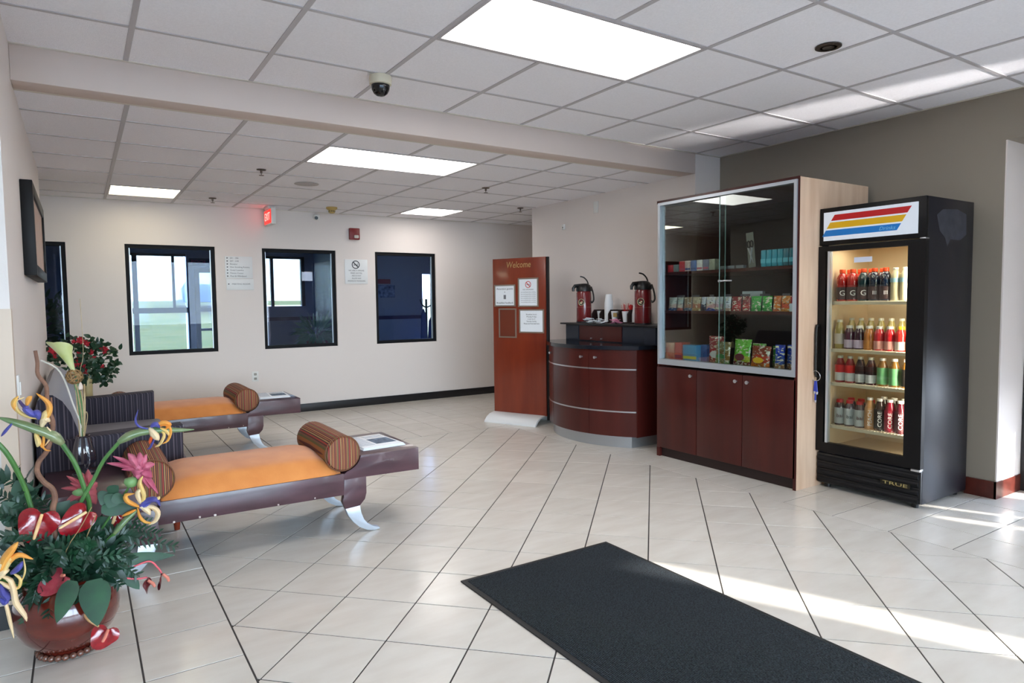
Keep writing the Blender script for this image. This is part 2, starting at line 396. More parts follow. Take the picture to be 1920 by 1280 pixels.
def grid(x0, x1, y0, y1, px):
    i0 = math.floor((x0 - px) / S) - 1; j0 = math.floor((y0 - 3.527) / S) - 1
    for i in range(i0, i0 + 40):
        for j in range(j0, j0 + 40):
            a, b = px + i * S, 3.527 + j * S
            p = clip([(a, b), (a + S, b), (a + S, b + S), (a, b + S)], x0, x1, y0, y1)
            if len(p) > 2 and area(p) > 0.003: tiles.append(p)
grid(-3.0, FX0, YF, FY1, FX0); grid(FX1, 5.25, YF, FY1, FX1); grid(-3.0, 7.1, FY1, YB, FX1); grid(FX0, FX1, YF, FY0, FX0)
def hidden(x, y):
    return (x < XL - .2 and 3.4 < y < 6.4) or (x > XR + .2 and y > 2.0 and y < 4.3) or (x > 4.7 and 4.2 <= y < 6.3) or (x > 5.3 and y < 6.4)
cand = []
for p in tiles:
    cx = sum(q[0] for q in p) / len(p); cy = sum(q[1] for q in p) / len(p)
    if hidden(cx, cy): continue
    v = Vector((cx, cy, -CAMZ)); zc = v.dot(CF); inside = False
    if zc > 0.3:
        u = 960 + FPX * v.dot(CR) / zc; vv = 640 - FPX * v.dot(CU) / zc; inside = -150 < u < 2070 and vv < 1400
    cand.append((0 if inside else 1, v.length / max(area(p), .02) ** .25, p))
cand.sort(key=lambda c: (c[0], c[1]))
rest = BM()
for k, (_, _, p) in enumerate(cand):
    q = inset(p)
    if len(q) < 3 or area(q) < 0.001: continue
    bm = BM() if k < 300 else rest
    dz = random.uniform(-0.0003, 0.0003)
    top = [bm.verts.new((x, y, dz)) for x, y in q]
    c = Vector((sum(x for x, y in q) / len(q), sum(y for x, y in q) / len(q)))
    low = [bm.verts.new((x + (x - c.x) * 0.004, y + (y - c.y) * 0.004, -0.003)) for x, y in q]
    bm.faces.new(top)
    for i in range(len(q)): bm.faces.new((top[i], low[i], low[(i + 1) % len(q)], top[(i + 1) % len(q)]))
    if k < 300: obj('floor_tile', bm, tile_m, fl, smooth=False)
rt = obj('floor_tile', rest, tile_m, fl, smooth=False); rt['kind'] = 'stuff'

# ---- suspended ceilings
def ceiling(h, x0, x1, y0, y1, gx, gy, sx, sy, skip):
    ce = struct('ceiling', bx(x0, x1, y0, y1, h + 0.06, h + 0.12), mat('slab_grey', (120, 120, 120), 0.9), smooth=False)
    xs = [gx + sx * i for i in range(-12, 16) if x0 - sx < gx + sx * i < x1]; ys = [gy + sy * i for i in range(-14, 14) if y0 - sy < gy + sy * i < y1]
    for a in xs:
        for b in ys:
            q = (max(a, x0), min(a + sx, x1), max(b, y0), min(b + sy, y1))
            if q[1] - q[0] < 0.03 or q[3] - q[2] < 0.03: continue
            cx, cy = a + sx / 2, b + sy / 2
            if any(s[0] < cx < s[1] and s[2] < cy < s[3] for s in skip): continue
            if hidden(cx, cy) and h < 2.5: continue
            if cx > 5.3 and cy < 6.3: continue
            obj('ceiling_tile', bx(q[0] + .004, q[1] - .004, q[2] + .004, q[3] - .004, h + 0.003, h + 0.02), ceil_m, ce, smooth=False)
    for a in xs[1:]:
        cuts = [y0] + [c for s in sorted(skip, key=lambda s: s[2]) if s[0] + .1 < a < s[1] - .1 for c in (s[2], s[3])] + [y1]
        bm = BM()
        for c, d in zip(cuts[::2], cuts[1::2]): box(bm, a - .012, a + .012, c, d, h - 0.001, h + 0.004)
        obj('grid_bar', bm, grid_m, ce, smooth=False)
    for b in ys[1:]:
        obj('grid_bar', bx(x0, x1, b - .0105, b + .0105, h - 0.0005, h + 0.004), grid_m, ce, smooth=False)
    bm = BM(); box(bm, x0, x0 + .022, y0, y1, h - .002, h + .02); box(bm, x1 - .022, x1, y0, y1, h - .002, h + .02)
    box(bm, x0, x1, y0, y0 + .022, h - .002, h + .02); box(bm, x0, x1, y1 - .022, y1, h - .002, h + .02)
    obj('edge_trim', bm, mat('edge_trim_cream', (214, 208, 196), 0.5), ce, smooth=False)
    return ce
GX, GY, GSY = 0.2538, 3.5139, 0.597
L1 = (GX + 2 * .61, GX + 4 * .61, GY - 2 * GSY, GY - GSY)
L0 = (GX + 2 * .61, GX + 4 * .61, GY - 6 * GSY, GY - 5 * GSY)
ceiling(H1, XL - 2.77, 4.84, YF, YBM0, GX, GY, .61, GSY, [L1, L0])
FXo, FYo = 0.2649, 4.591
L2 = (FXo + 2 * .61, FXo + 4 * .61, FYo, FYo + .61); L3 = (FXo, FXo + .61, FYo + 4 * .61, FYo + 5 * .61); L4 = (FXo + 5 * .61, FXo + 6 * .61, FYo + 4 * .61, FYo + 5 * .61)
ceiling(H2, -3.0, 7.1, YBM1, YB, FXo, FYo, .61, .61, [L2, L3, L4])
def light(q, h, label, dm, power, colr):
    cx, cy = (q[0] + q[1]) / 2, (q[2] + q[3]) / 2
    e0 = empty('ceiling_light', (cx, cy, h), label, 'ceiling light', None)
    t = .022; bm = BM()
    box(bm, q[0] + .008, q[0] + t, q[2] + .008, q[3] - .008, h - .002, h + .055); box(bm, q[1] - t, q[1] - .008, q[2] + .008, q[3] - .008, h - .002, h + .055)
    box(bm, q[0] + t, q[1] - t, q[2] + .008, q[2] + t, h - .002, h + .055); box(bm, q[0] + t, q[1] - t, q[3] - t, q[3] - .008, h - .002, h + .055)
    obj('frame', bm, grid_m, e0, smooth=False)
    obj('diffuser', bx(q[0] + t, q[1] - t, q[2] + t, q[3] - t, h + .004, h + .01), dm, e0, smooth=False)
light(L1, H1, 'large white rectangular ceiling light nearest the camera, in front of the beam', lens_m, 0, 0)
light(L0, H1, 'rectangular ceiling light above and behind the camera', lens_m, 0, 0)
light(L2, H2, 'white rectangular ceiling light in the middle of the lower ceiling beyond the beam', lens_m, 0, 0)
light(L3, H2, 'small yellowish ceiling light at the far left above the first window', lens_y, 0, 0)
light(L4, H2, 'small white ceiling light at the far right near the back wall', lens_m, 0, 0)
# ================================================================== furniture
def bench(dy, label):
    r = empty('chaise_bench', (0.73, 3.55 + dy, 0), label, 'bench', 'orange chaise benches in the waiting area')
    y0, y1 = 3.55 + dy, 4.13 + dy
    cxm = 0.73
    mir = lambda p: [(2 * cxm - x, z) for x, z in p][::-1]
    def rail(y, t=.035):
        return prism(BM(), [(x, y, z) for x, z in [(.285, .352), (.27, .24), (1.187, .232), (1.187, .352)]], (0, t, 0), .002)
    obj('side_rail', rail(y0), bench_m, r); obj('side_rail', rail(y1 - .035), bench_m, r)
    obj('seat_board', bx(.28, 1.18, y0 + .035, y1 - .035, .30, .335), bench_m, r)
    # table end with a round cradle for the bolster
    bc = (1.185, .468); rb = .108
    arc = [(bc[0] + rb * cos(a), bc[1] + rb * sin(a)) for a in [radians(-88 + i * 8) for i in range(9)]]
    prof = [(1.187, .352)] + [(1.19, .345)] + arc[1:] + [(bc[0] + .100, .441), (1.64, .441), (1.64, .31), (1.187, .318)]
    for pr in (prof, mir(prof)):
        obj('table_end', prism(BM(), [(x, y0 + .001, z) for x, z in pr], (0, y1 - y0 - .002, 0), .002), bench_m, r)
    def leg(y, m):
        up = [(1.187, .318), (1.315, .318), (1.315, .225), (1.305, .19), (1.275, .158), (1.192, .152), (1.176, .19), (1.18, .215), (1.187, .235)]
        o_ = [(1.192, .152), (1.208, .11), (1.235, .07), (1.27, .035), (1.315, .010), (1.36, 0.0), (1.39, 0.004)]
        i_ = [(1.385, .016), (1.35, .024), (1.318, .045), (1.295, .075), (1.28, .115), (1.275, .158)]
        foot = o_ + i_
        if m: up, foot = mir(up), mir(foot)
        l = obj('leg', prism(BM(), [(x, y, z) for x, z in up], (0, .035, 0), .002), bench_m, r)
        obj('curved_foot', prism(BM(), [(x, y + .0005, z) for x, z in foot], (0, .034, 0), .0015), silverpaint, l)
    for y in (y0, y1 - .035): leg(y, False); leg(y, True)
    # domed cushion
    bm = BM(); nx, ny = 22, 16; G = []
    xa, xb, ya, yb = .29, 1.175, y0 + .004, y1 - .004
    for i in range(nx + 1):
        row = []
        u = i / nx
        for j in range(ny + 1):
            v = j / ny
            e = min(1, min(v, 1 - v) / .11); ez = sqrt(max(0, 1 - (1 - e) ** 2))
            ex = min(1, min(u, 1 - u) / .20); sx = sqrt(max(0, 1 - (1 - ex) ** 1.9))
            crown = .345 + .085 * ez * (.25 + .75 * sx) + (.042 * sin(pi * v)) * sx
            row.append(bm.verts.new((xa + (xb - xa) * u, ya + (yb - ya) * v, crown)))
        G.append(row)
    for i in range(nx):
        for j in range(ny): bm.faces.new((G[i][j], G[i + 1][j], G[i + 1][j + 1], G[i][j + 1]))
    rim = [G[i][0] for i in range(nx + 1)] + [G[nx][j] for j in range(1, ny + 1)] + [G[i][ny] for i in range(nx - 1, -1, -1)] + [G[0][j] for j in range(ny - 1, 0, -1)]
    low = [bm.verts.new((v.co.x, v.co.y, .336)) for v in rim]
    for i in range(len(rim)): bm.faces.new((rim[i], low[i], low[(i + 1) % len(rim)], rim[(i + 1) % len(rim)]))
    bm.faces.new(low)
    obj('cushion', bm, velvet, r, ang=1.2)
    # bolsters
    for cx, bz in ((bc[0], bc[1] - .004), (2 * cxm - bc[0] - .02, bc[1] - .008)):
        bm = BM(); n = 28; R0 = .097
        rows = [(0.0, 0), (.05, .0), (.088, .004), (R0, .02), (R0 + .001, .08), (R0 + .002, .30), (R0 + .001, .50), (R0, .56), (.088, .576), (.05, .58), (0, .58)]
        prev = None
        for rr, yy in rows:
            if rr == 0: ring = [bm.verts.new((cx, y0 - .008 + yy * 1.03, bz))]
            else: ring = [bm.verts.new((cx + rr * cos(2 * pi * k / n), y0 - .008 + yy * 1.03, bz + rr * sin(2 * pi * k / n))) for k in range(n)]
            if prev:
                for k in range(n):
                    a = prev[k % len(prev)]; b = prev[(k + 1) % len(prev)]; c = ring[(k + 1) % len(ring)]; d = ring[k % len(ring)]
                    f = []
                    for q in (a, b, c, d):
                        if q not in f: f.append(q)
                    if len(f) > 2: bm.faces.new(f)
            prev = ring
        b_ = obj('bolster', bm, bolster_m, r, ang=0.9)
        pts = [(cx + R0 * cos(2 * pi * k / n), y0 + .009, bz + R0 * sin(2 * pi * k / n)) for k in range(n + 1)]
        obj('piping', tube(BM(), pts, .004, 6), mat('piping_brown', (110, 70, 46), .7), b_)
    # small pale chips along the lower edge of the rail
    rnd = random.Random(int(dy * 10) + 3)
    for k in range(6):
        bm = BM(); x = rnd.uniform(.33, 1.16); rr = rnd.uniform(.003, .006)
        cyl(bm, (x, y0 - .0012, .244 - (x - .27) * .008 + rnd.uniform(-.003, .01)), (x, y0 + .002, .244), rr, 7)
        obj('chipped_spot', bm, mat('raw_wood_chip', (206, 196, 190), .7), r)
    return r
bench(0, 'nearer orange velvet chaise bench, newspaper on its dark right end and flowers before it')
bench(2.5, 'farther orange velvet chaise bench close to the back wall with a newspaper on its end')

# settee between the benches
r = empty('settee', (.1, 5.09, 0), 'low dark pinstripe settee with curved back between the two orange benches', 'settee')
obj('base', bx(-.19, .44, 4.29, 5.89, .13, .30, bev=.01), stripe_m, r)
obj('seat', bx(-.08, .50, 4.29, 5.89, .30, .405, bev=.025), taupe, r)
def arm(y0, y1):
    bm = prism(BM(), [(x, y0, z) for x, z in [(-.21, .13), (.46, .13), (.465, .615), (-.21, .595)]], (0, y1 - y0, 0), .012)
    return obj('arm', bm, stripe_m, r)
arm(4.15, 4.29); arm(5.89, 6.03)
bk = [(-.215, .13), (-.02, .13), (-.005, .40), (-.015, .55), (-.035, .65), (-.062, .74), (-.095, .80), (-.135, .835), (-.17, .838), (-.2, .81), (-.215, .76)]
bm = prism(BM(), [(x, 4.16, z) for x, z in bk], (0, 1.86, 0), 0.0)
for f in bm.faces: f.material_index = 1 if (len(f.verts) == 4 and max(v.co.z for v in f.verts) > .42) else 0
b_ = obj('backrest', bm, [stripe_m, taupe], r, ang=.8)
for (x, y) in ((.42, 4.22), (.42, 5.96), (-.17, 4.22), (-.17, 5.96)):
    obj('leg', cyl(BM(), (x, y, .13), (x, y, 0), .026, 12, .015), cherry, r)

# newspapers
def newspaper(c, z, rot, label, w=.27, d=.36):
    r = empty('newspaper', (c[0], c[1], z), label, 'newspaper', None)
    for k in range(3):
        bm = bx(-w / 2 + .004 * k, w / 2 - .003 * k, -d / 2 + .005 * k, d / 2 - .004 * k, .0045 * k, .0045 * (k + 1) - .0006, bev=.001)
        o = obj('page', bm, paper, None); o.parent = r; o.rotation_euler.z = 0
    z2 = .0135
    gm = mat('newsprint_grey', (168, 176, 188), .7); ph = mat('press_photo', (120, 140, 165), .7, rgb2=(60, 76, 96), scale=40)
    bm = BM(); box(bm, -.015, .115, -.10, .05, z2 - .0006, z2 + .0004); o = obj('photo', bm, ph, None); o.parent = r
    bm = BM()
    for k in range(12):
        yy = .15 - k * .024
        box(bm, -.12, -.03, yy, yy + .008, z2 - .0006, z2 + .0003)
    for k in range(3): box(bm, -.01, .11, .08 + k * .025, .088 + k * .025, z2 - .0006, z2 + .0003)
    o = obj('print', bm, gm, None); o.parent = r; o['kind'] = 'stuff'
    r.rotation_euler.z = rot; return r
newspaper((1.46, 3.83), .4412, .06, 'folded newspaper on the right end of the nearer orange bench')
newspaper((1.465, 6.36), .4412, -.08, 'folded newspaper on the right end of the farther orange bench')

# ------------------------------------------------------------------ entrance mat
r = empty('entrance_mat', (1.86, 1.74, 0), 'large charcoal ribbed entrance mat lying on the tiles in the foreground', 'mat')
obj('pile', bx(1.448, 2.282, .84, 2.63, .0015, .010, bev=.002), mat_dark, r)
bm = BM(); x0, x1, y0, y1 = 1.424, 2.306, .82, 2.654
for q in ((x0, x0 + .026, y0, y1), (x1 - .026, x1, y0, y1), (x0 + .026, x1 - .026, y0, y0 + .026), (x0 + .026, x1 - .026, y1 - .026, y1)): box(bm, *q, .0005, .006)
obj('rubber_border', bm, mat_edge, r, smooth=False)
bm = BM()
for k in range(104):
    x = 1.452 + k * .00798
    box(bm, x, x + .0042, .845, 2.625, .0095, .0128)
o = obj('rib', bm, mat_dark, r, smooth=False); o['kind'] = 'stuff'

# ------------------------------------------------------------------ snack cabinet
X0, X1 = 3.975, 4.79; Y0, Y1 = 2.655, 3.935; ZT = 2.088
sc_ = empty('snack_cabinet', (4.38, 3.29, 0), 'tall dark red snack cabinet with sliding glass doors beside the drinks cooler', 'cabinet')
obj('side_panel', bx(X0 + .004, X1, Y0, Y0 + .02, 0.0, ZT - .004), ply, sc_, smooth=False)['label'] = 'pale raw plywood side'
obj('side_panel', bx(X0 + .01, X1, Y1 - .018, Y1, 0.0, ZT - .004), mahog, sc_, smooth=False)
obj('edge_strip', bx(X0, X0 + .006, Y0 - .001, Y0 + .021, 0.0, ZT), mahog, sc_, smooth=False)
obj('top_panel', bx(X0, X1, Y0 + .02, Y1, ZT - .025, ZT), mahog, sc_, smooth=False)
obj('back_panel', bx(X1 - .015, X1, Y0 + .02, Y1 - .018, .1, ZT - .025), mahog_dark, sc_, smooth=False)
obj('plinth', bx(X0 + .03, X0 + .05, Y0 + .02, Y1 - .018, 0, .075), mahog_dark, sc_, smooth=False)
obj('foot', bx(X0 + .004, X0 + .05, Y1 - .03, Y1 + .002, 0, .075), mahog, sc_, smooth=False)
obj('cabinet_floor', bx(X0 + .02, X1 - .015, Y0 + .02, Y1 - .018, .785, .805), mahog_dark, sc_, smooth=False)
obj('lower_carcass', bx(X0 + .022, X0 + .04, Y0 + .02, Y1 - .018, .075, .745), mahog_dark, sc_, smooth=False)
for ya, yb, ky in ((3.513, Y1, 3.561), (3.089, 3.513, 3.139), (Y0 + .006, 3.089, 3.038)):
    d = obj('door', bx(X0, X0 + .02, ya + .0025, yb - .0025, .078, .742, bev=.0015), mahog, sc_)
    kb = lathe(BM(), [(0.0, 0), (.006, 0), (.006, .012), (.013, .018), (.013, .024), (0, .028)], seg=14)
    bmesh.ops.rotate(kb, verts=kb.verts, matrix=Matrix.Rotation(-pi / 2, 3, 'Y')); bmesh.ops.translate(kb, verts=kb.verts, vec=(X0, ky, .695))
    obj('knob', kb, chrome, d)
# aluminium frame
fz0, fz1 = .765, 2.068; fy0, fy1 = Y0 + .012, Y1 - .02
bm = BM(); box(bm, X0 - .012, X0 + .04, fy0, fy1, fz0, fz0 + .045); box(bm, X0 - .012, X0 + .04, fy0, fy1, fz1 - .022, fz1)
box(bm, X0 - .012, X0 + .04, fy0, fy0 + .022, fz0 + .045, fz1 - .022); box(bm, X0 - .012, X0 + .04, fy1 - .022, fy1, fz0 + .045, fz1 - .022)
fo = obj('aluminium_frame', bm, alu, sc_, smooth=False)
SZ = (1.512, 1.200)
for z in SZ: obj('shelf', bx(X0 + .06, X1 - .015, Y0 + .02, Y1 - .018, z - .022, z), mahog, sc_, smooth=False)
GY0 = 3.262; GY1 = 3.305
for ya, yb, x in ((fy0 + .02, GY1, X0 + .004), (GY0, fy1 - .02, X0 + .014)):
    gp = obj('glass_door', bx(x, x + .005, ya, yb, fz0 + .045, fz1 - .022), glass_case, sc_, smooth=False)
    ed = yb if yb == GY1 else ya
    obj('glass_edge', bx(x - .0005, x + .0055, ed - .002, ed + .002, fz0 + .045, fz1 - .022), mat('glass_edge_green', (120, 150, 145), .2), gp, smooth=False)
lk = obj('lock', bx(X0 - .004, X0 + .003, 3.19, 3.30, 1.418, 1.428, bev=.001), chrome, sc_)
obj('lock_barrel', cyl(BM(), (X0 - .016, 3.293, 1.423), (X0 + .001, 3.293, 1.423), .009, 12), chrome, lk)
# light bounce inside stays dark: nothing else in there but shelves and goods

# ------------------------------------------------------------------ coffee cabinet
cc = empty('coffee_cabinet', (4.2, 4.82, 0), 'curved dark red coffee cabinet with steel bands and a black top', 'cabinet')
ccx, ccy, cR = 4.669, 4.82, .919
def carc(y, dr=0): return ccx - sqrt((cR + dr) ** 2 - (y - ccy) ** 2)
def cfoot(z0, z1, dr=0.0, yl=4.19, yr=5.45, xb=4.515, n=20):
    a = yl - dr; b = yr + dr
    pts = [(xb, a, z0)] + [(carc(a + (b - a) * i / n, dr), a + (b - a) * i / n, z0) for i in range(n + 1)] + [(xb, b, z0)]
    return prism(BM(), pts, (0, 0, z1 - z0))
obj('body', cfoot(.10, .86, -.012, 4.20, 5.44), mahog_dark, cc)
obj('kick_plate', cfoot(.0, .10, -.035, 4.215, 5.425), mat('steel_kick', (186, 190, 194), .35, metal=.8), cc)
obj('countertop', cfoot(.862, .895, .03), mat('black_laminate', (26, 30, 38), .12), cc)
obj('side_panel', bx(3.995, 4.515, 4.186, 4.20, .10, .86), mahog, cc, smooth=False)
for ya, yb, ky in ((4.192, 4.571, 4.50), (4.575, 5.128, 4.645), (5.132, 5.448, 5.19)):
    def strip(z0, z1, dr0, dr1):
        bm = BM(); n = 10; R = []
        for i in range(n + 1):
            y = ya + (yb - ya) * i / n
            R.append([bm.verts.new((carc(y, dr0), y, z0)), bm.verts.new((carc(y, dr1), y, z0)), bm.verts.new((carc(y, dr1), y, z1)), bm.verts.new((carc(y, dr0), y, z1))])
        for i in range(n):
            for k in range(4): bm.faces.new((R[i][k], R[i + 1][k], R[i + 1][(k + 1) % 4], R[i][(k + 1) % 4]))
        bm.faces.new(R[0]); bm.faces.new(R[-1][::-1]); return bm
    d = obj('door', strip(.104, .858, -.012, .004), mahog, cc, ang=.5)
    for z in (.315, .685): obj('steel_band', strip(z, z + .012, .003, .008), chrome, d)
    x = carc(ky, .004)
    obj('knob', lathe_x(x, ky, .79) if False else cyl(BM(), (x + .002, ky, .79), (x - .026, ky, .79), .007, 12, .012), chrome, d)
bl = mat('black_laminate_front', (28, 34, 46), .25)
rz = empty('countertop_riser', (4.33, 4.76, .895), 'dark box riser standing on the coffee cabinet, carrying coffee pots and cups', 'riser')
obj('box', bx(4.165, 4.515, 4.12, 5.40, .8952, 1.052), bl, rz, smooth=False)
obj('top', bx(4.135, 4.515, 4.07, 5.46, 1.052, 1.068, bev=.002), plastic_b, rz)
d = obj('door', bx(4.155, 4.165, 4.56, 5.17, .905, 1.046), mahog, rz, smooth=False)
obj('panel', bx(4.157, 4.165, 4.13, 4.54, .905, 1.046), bl, rz, smooth=False)
obj('panel', bx(4.157, 4.165, 5.19, 5.39, .905, 1.046), bl, rz, smooth=False)
for y in (4.83, 4.98): obj('knob', cyl(BM(), (4.156, y, .925), (4.138, y, .925), .006, 10), chrome, d)
ZR = 1.0682
# airpots
def airpot(x, y, label):
    r = empty('coffee_airpot', (x, y, ZR), label, 'coffee pot', 'coffee airpots on the riser')
    body = mat('airpot_maroon', (110, 26, 30), .25, coat=.4)
    obj('body', lathe(BM(), [(.0, 0), (.072, 0), (.076, .01), (.076, .30), (.070, .315), (0, .315)], (x, y, ZR), 28), body, r)
    obj('rim', lathe(BM(), [(.0, .0), (.078, 0), (.078, .012), (0, .012)], (x, y, ZR + .0), 28), plastic_b, r)
    hd = obj('pump_head', lathe(BM(), [(0, .315), (.079, .315), (.080, .345), (.066, .375), (.045, .392), (0, .395)], (x, y, ZR), 24), plastic_b, r)
    obj('spout', tube(BM(), [(x - .05, y + .01, ZR + .37), (x - .10, y + .02, ZR + .368), (x - .118, y + .024, ZR + .345), (x - .118, y + .024, ZR + .315)], [.022, .019, .015, .012], 10), plastic_b, hd)
    obj('lever', tube(BM(), spline([(x + .045, y - .02, ZR + .375), (x + .03, y - .015, ZR + .42), (x + .0, y, ZR + .455), (x - .035, y + .015, ZR + .465)], 8), .007, 8), plastic_b, hd)
    obj('carry_handle', tube(BM(), spline([(x + .03, y - .078, ZR + .36), (x + .035, y - .10, ZR + .30), (x + .03, y - .118, ZR + .23), (x + .02, y - .10, ZR + .20), (x + .02, y - .085, ZR + .215)], 12), .008, 8), plastic_b, r)
    # round badge with a small leaf mark
    nx, ny = -.86, -.5; c = Vector((x + nx * .0765, y + ny * .0765, ZR + .205)); side = Vector((-ny, nx, 0))
    def disc(rad, off, m, nm, par):
        bm = BM(); n = 24; vs = []
        for k in range(n):
            a = 2 * pi * k / n; s_ = rad * cos(a); ang = s_ / .0765
            px = Vector((nx, ny, 0)) * (.0762 + off) * cos(ang) + side * (.0762 + off) * sin(ang)
            vs.append(bm.verts.new((x + px.x, y + px.y, ZR + .205 + rad * sin(a))))
        bm.faces.new(vs); return obj(nm, bm, m, par)
    b_ = disc(.034, .001, mat('badge_cream', (206, 196, 158), .5), 'badge', r)
    disc(.029, .0016, mat('badge_dark', (44, 52, 40), .5), 'badge_field', b_)
    bm = BM()
    for (du, dv, rr) in ((-.006, -.008, .010), (.007, .002, .009), (.004, -.014, .006)):
        n = 12; vs = [bm.verts.new((x + nx * .0785 + side.x * (du + rr * cos(2 * pi * k / n)), y + ny * .0785 + side.y * (du + rr * cos(2 * pi * k / n)), ZR + .205 + dv + rr * .7 * sin(2 * pi * k / n))) for k in range(n)]
        bm.faces.new(vs)
    obj('badge_mark', bm, mat('badge_cream', (206, 196, 158), .5), b_)
    ring = [(x + .0765 * cos(2 * pi * k / 28), y + .0765 * sin(2 * pi * k / 28), ZR + .155) for k in range(29)]
    obj('gold_line', tube(BM(), ring, .0008, 5), mat('gold_line', (170, 110, 80), .4), r)
airpot(4.3, 5.275, 'left maroon coffee airpot with black pump top on the riser')
airpot(4.3, 4.43, 'right maroon coffee airpot with black pump top next to the snack cabinet')
# caddy with cups
cdx0, cdx1, cdy0, cdy1 = 4.33, 4.46, 4.54, 5.19
cdd = empty('cup_caddy', (4.4, 4.86, ZR), 'dark wooden cup and lid caddy between the two coffee airpots', 'caddy')
obj('tray', bx(cdx0, cdx1, cdy0, cdy1, ZR, ZR + .012), mahog_dark, cdd, smooth=False)
obj('back', bx(cdx1 - .012, cdx1, cdy0, cdy1, ZR + .012, ZR + .13), mahog_dark, cdd, smooth=False)
dvy = [4.54, 4.66, 4.79, 4.93, 5.06, 5.178]
for y in dvy: obj('divider', prism(BM(), [(cdx0, y, ZR + .012), (cdx1 - .012, y, ZR + .012), (cdx1 - .012, y, ZR + .13), (cdx0 + .03, y, ZR + .13), (cdx0, y, ZR + .09)], (0, .012, 0)), mahog_dark, cdd, smooth=False)
obj('sign', bx(4.332, 4.338, 4.82, 4.87, ZR + .06, ZR + .10), mat('brass_plate', (178, 150, 96), .4, metal=.4), cdd, smooth=False)
def cup_stack(x, y, z, n, label, r0=.030, r1=.042, h=.10, step=.013, cat='cups'):
    r = empty('foam_cup_stack', (x, y, z), label, cat, None)
    for k in range(n):
        zz = k * step
        obj('cup', lathe(BM(), [(r1, zz), (r1 + .002, zz + .004), (r0, zz + h), (0, zz + h)], (x, y, z), 16), foam, r)
    return r
cup_stack(4.395, 5.005, ZR + .0122, 14, 'tall stack of upside-down white foam cups in the caddy')
cup_stack(4.395, 4.615, ZR + .0122, 6, 'short stack of white foam cups beside the right airpot', r0=.028, r1=.040)
def lone(x, y, label):
    r = empty('foam_cup', (x, y, ZR + .0122), label, 'cup')
    obj('cup', lathe(BM(), [(0, 0), (.024, 0), (.036, .10), (.038, .104), (.034, .102), (.022, .004), (0, .004)], (x, y, ZR + .0122), 16), foam, r); return r
lone(4.385, 5.115, 'upright white foam cup at the left end of the caddy')
lone(4.37, 4.89, 'white foam cup just right of the tall cup stack') 
lone(4.37, 4.735, 'white foam cup holding red coffee stirrers')
bm = BM(); rnd = random.Random(4)
for k in range(16):
    a = rnd.uniform(0, 6.28); t = rnd.uniform(.005, .03); x, y = 4.37 + .012 * cos(a), 4.735 + .012 * sin(a)
    tube(bm, [(x, y, ZR + .03), (x + t * cos(a), y + t * sin(a) + .008, ZR + .175 + rnd.uniform(0, .02))], .0016, 5)
o = obj('stirrers', bm, mat('red_plastic', (196, 30, 34), .4), None, loc=(4.37, 4.735, ZR + .03)); tag(o, 'thin red coffee stirrers standing in a foam cup', 'stirrers', kind='stuff')
bm = BM()
for k in range(9):
    a = rnd.uniform(0, 6.28)
    p = Vector((4.40, 4.70, ZR + .115)); q = p + Vector((rnd.uniform(-.015, .015), rnd.uniform(-.025, .012), rnd.uniform(.04, .065)))
    tube(bm, [p + Vector((rnd.uniform(-.01, .01), rnd.uniform(-.01, .01), -.05)), q], [.004, .012], 6, flat=.3)
o = obj('red_spoons', bm, mat('red_plastic', (196, 30, 34), .4), None, loc=(4.4, 4.67, ZR + .05)); tag(o, 'bunch of red plastic spoons between the cup stacks', 'spoons', kind='stuff')
def packets(y, m, label, n=12, seed=1):
    rnd = random.Random(seed); bm = BM()
    for k in range(n):
        c = Vector((4.20 + rnd.uniform(-.03, .04), y + rnd.uniform(-.055, .055), ZR + .004 + .0035 * k + rnd.uniform(0, .004)))
        b0 = bx(-.017, .017, -.028, .028, -.002, .002, bev=.0008)
        bmesh.ops.rotate(b0, verts=b0.verts, matrix=Matrix.Rotation(rnd.uniform(0, 3), 3, 'Z') @ Matrix.Rotation(rnd.uniform(-.35, .35), 3, 'X'))
        bmesh.ops.translate(b0, verts=b0.verts, vec=c); me = bpy.data.meshes.new('x'); b0.to_mesh(me); b0.free(); bm.from_mesh(me); bpy.data.meshes.remove(me)
    o = obj('sugar_packets', bm, m, None, loc=(4.2, y, ZR)); tag(o, label, 'packets', kind='stuff')
packets(5.07, paper, 'loose pile of white sugar packets in front of the left airpot', 13, 2)
packets(4.90, paper, 'loose pile of white sugar packets in front of the tall cup stack', 11, 3)
packets(4.72, mat('pink_paper', (214, 130, 160), .6), 'loose pile of pink sweetener packets on the riser', 11, 5)

# ------------------------------------------------------------------ welcome board
PL = Vector((3.785, 6.20, 0)); PR = Vector((4.055, 5.60, 0)); bd = (PR - PL); bw = bd.length; bd.normalize(); bn = Vector((-bd.y, bd.x, 0)); bn = bn if bn.dot(Vector((-1, -1, 0))) > 0 else -bn
wbd = empty('welcome_board', (PL + PR) / 2, 'tall reddish wooden welcome board on a curved white foot left of the coffee cabinet', 'sign board')
UPZ = Vector((0, 0, 1))
def onb(s, z, d=0): return PL + bd * s + UPZ * z + bn * d
def slab(s0, s1, z0, z1, d0, d1, bev=0):
    return prism(BM(), [onb(s0, z0, d0), onb(s1, z0, d0), onb(s1, z1, d0), onb(s0, z1, d0)], bn * (d1 - d0), bev)
obj('panel', slab(0, bw, .085, 1.748, -.018, .0, .002), cherry, wbd)
obj('rear_edge', slab(bw - .003, bw + .02, .04, 1.748, -.05, -.0185), plastic_b, wbd)
pr = [(.25, .0), (.247, .012), (.21, .05), (.15, .078), (.06, .09), (-.05, .09), (-.14, .078), (-.18, .05), (-.21, .0), (-.19, 0), (-.165, .04), (-.13, .064), (-.05, .076), (.06, .076), (.14, .066), (.19, .04), (.23, .0)]
bm = prism(BM(), [onb(-.0, z, d - .05) for d, z in pr], bd * (bw - .02))
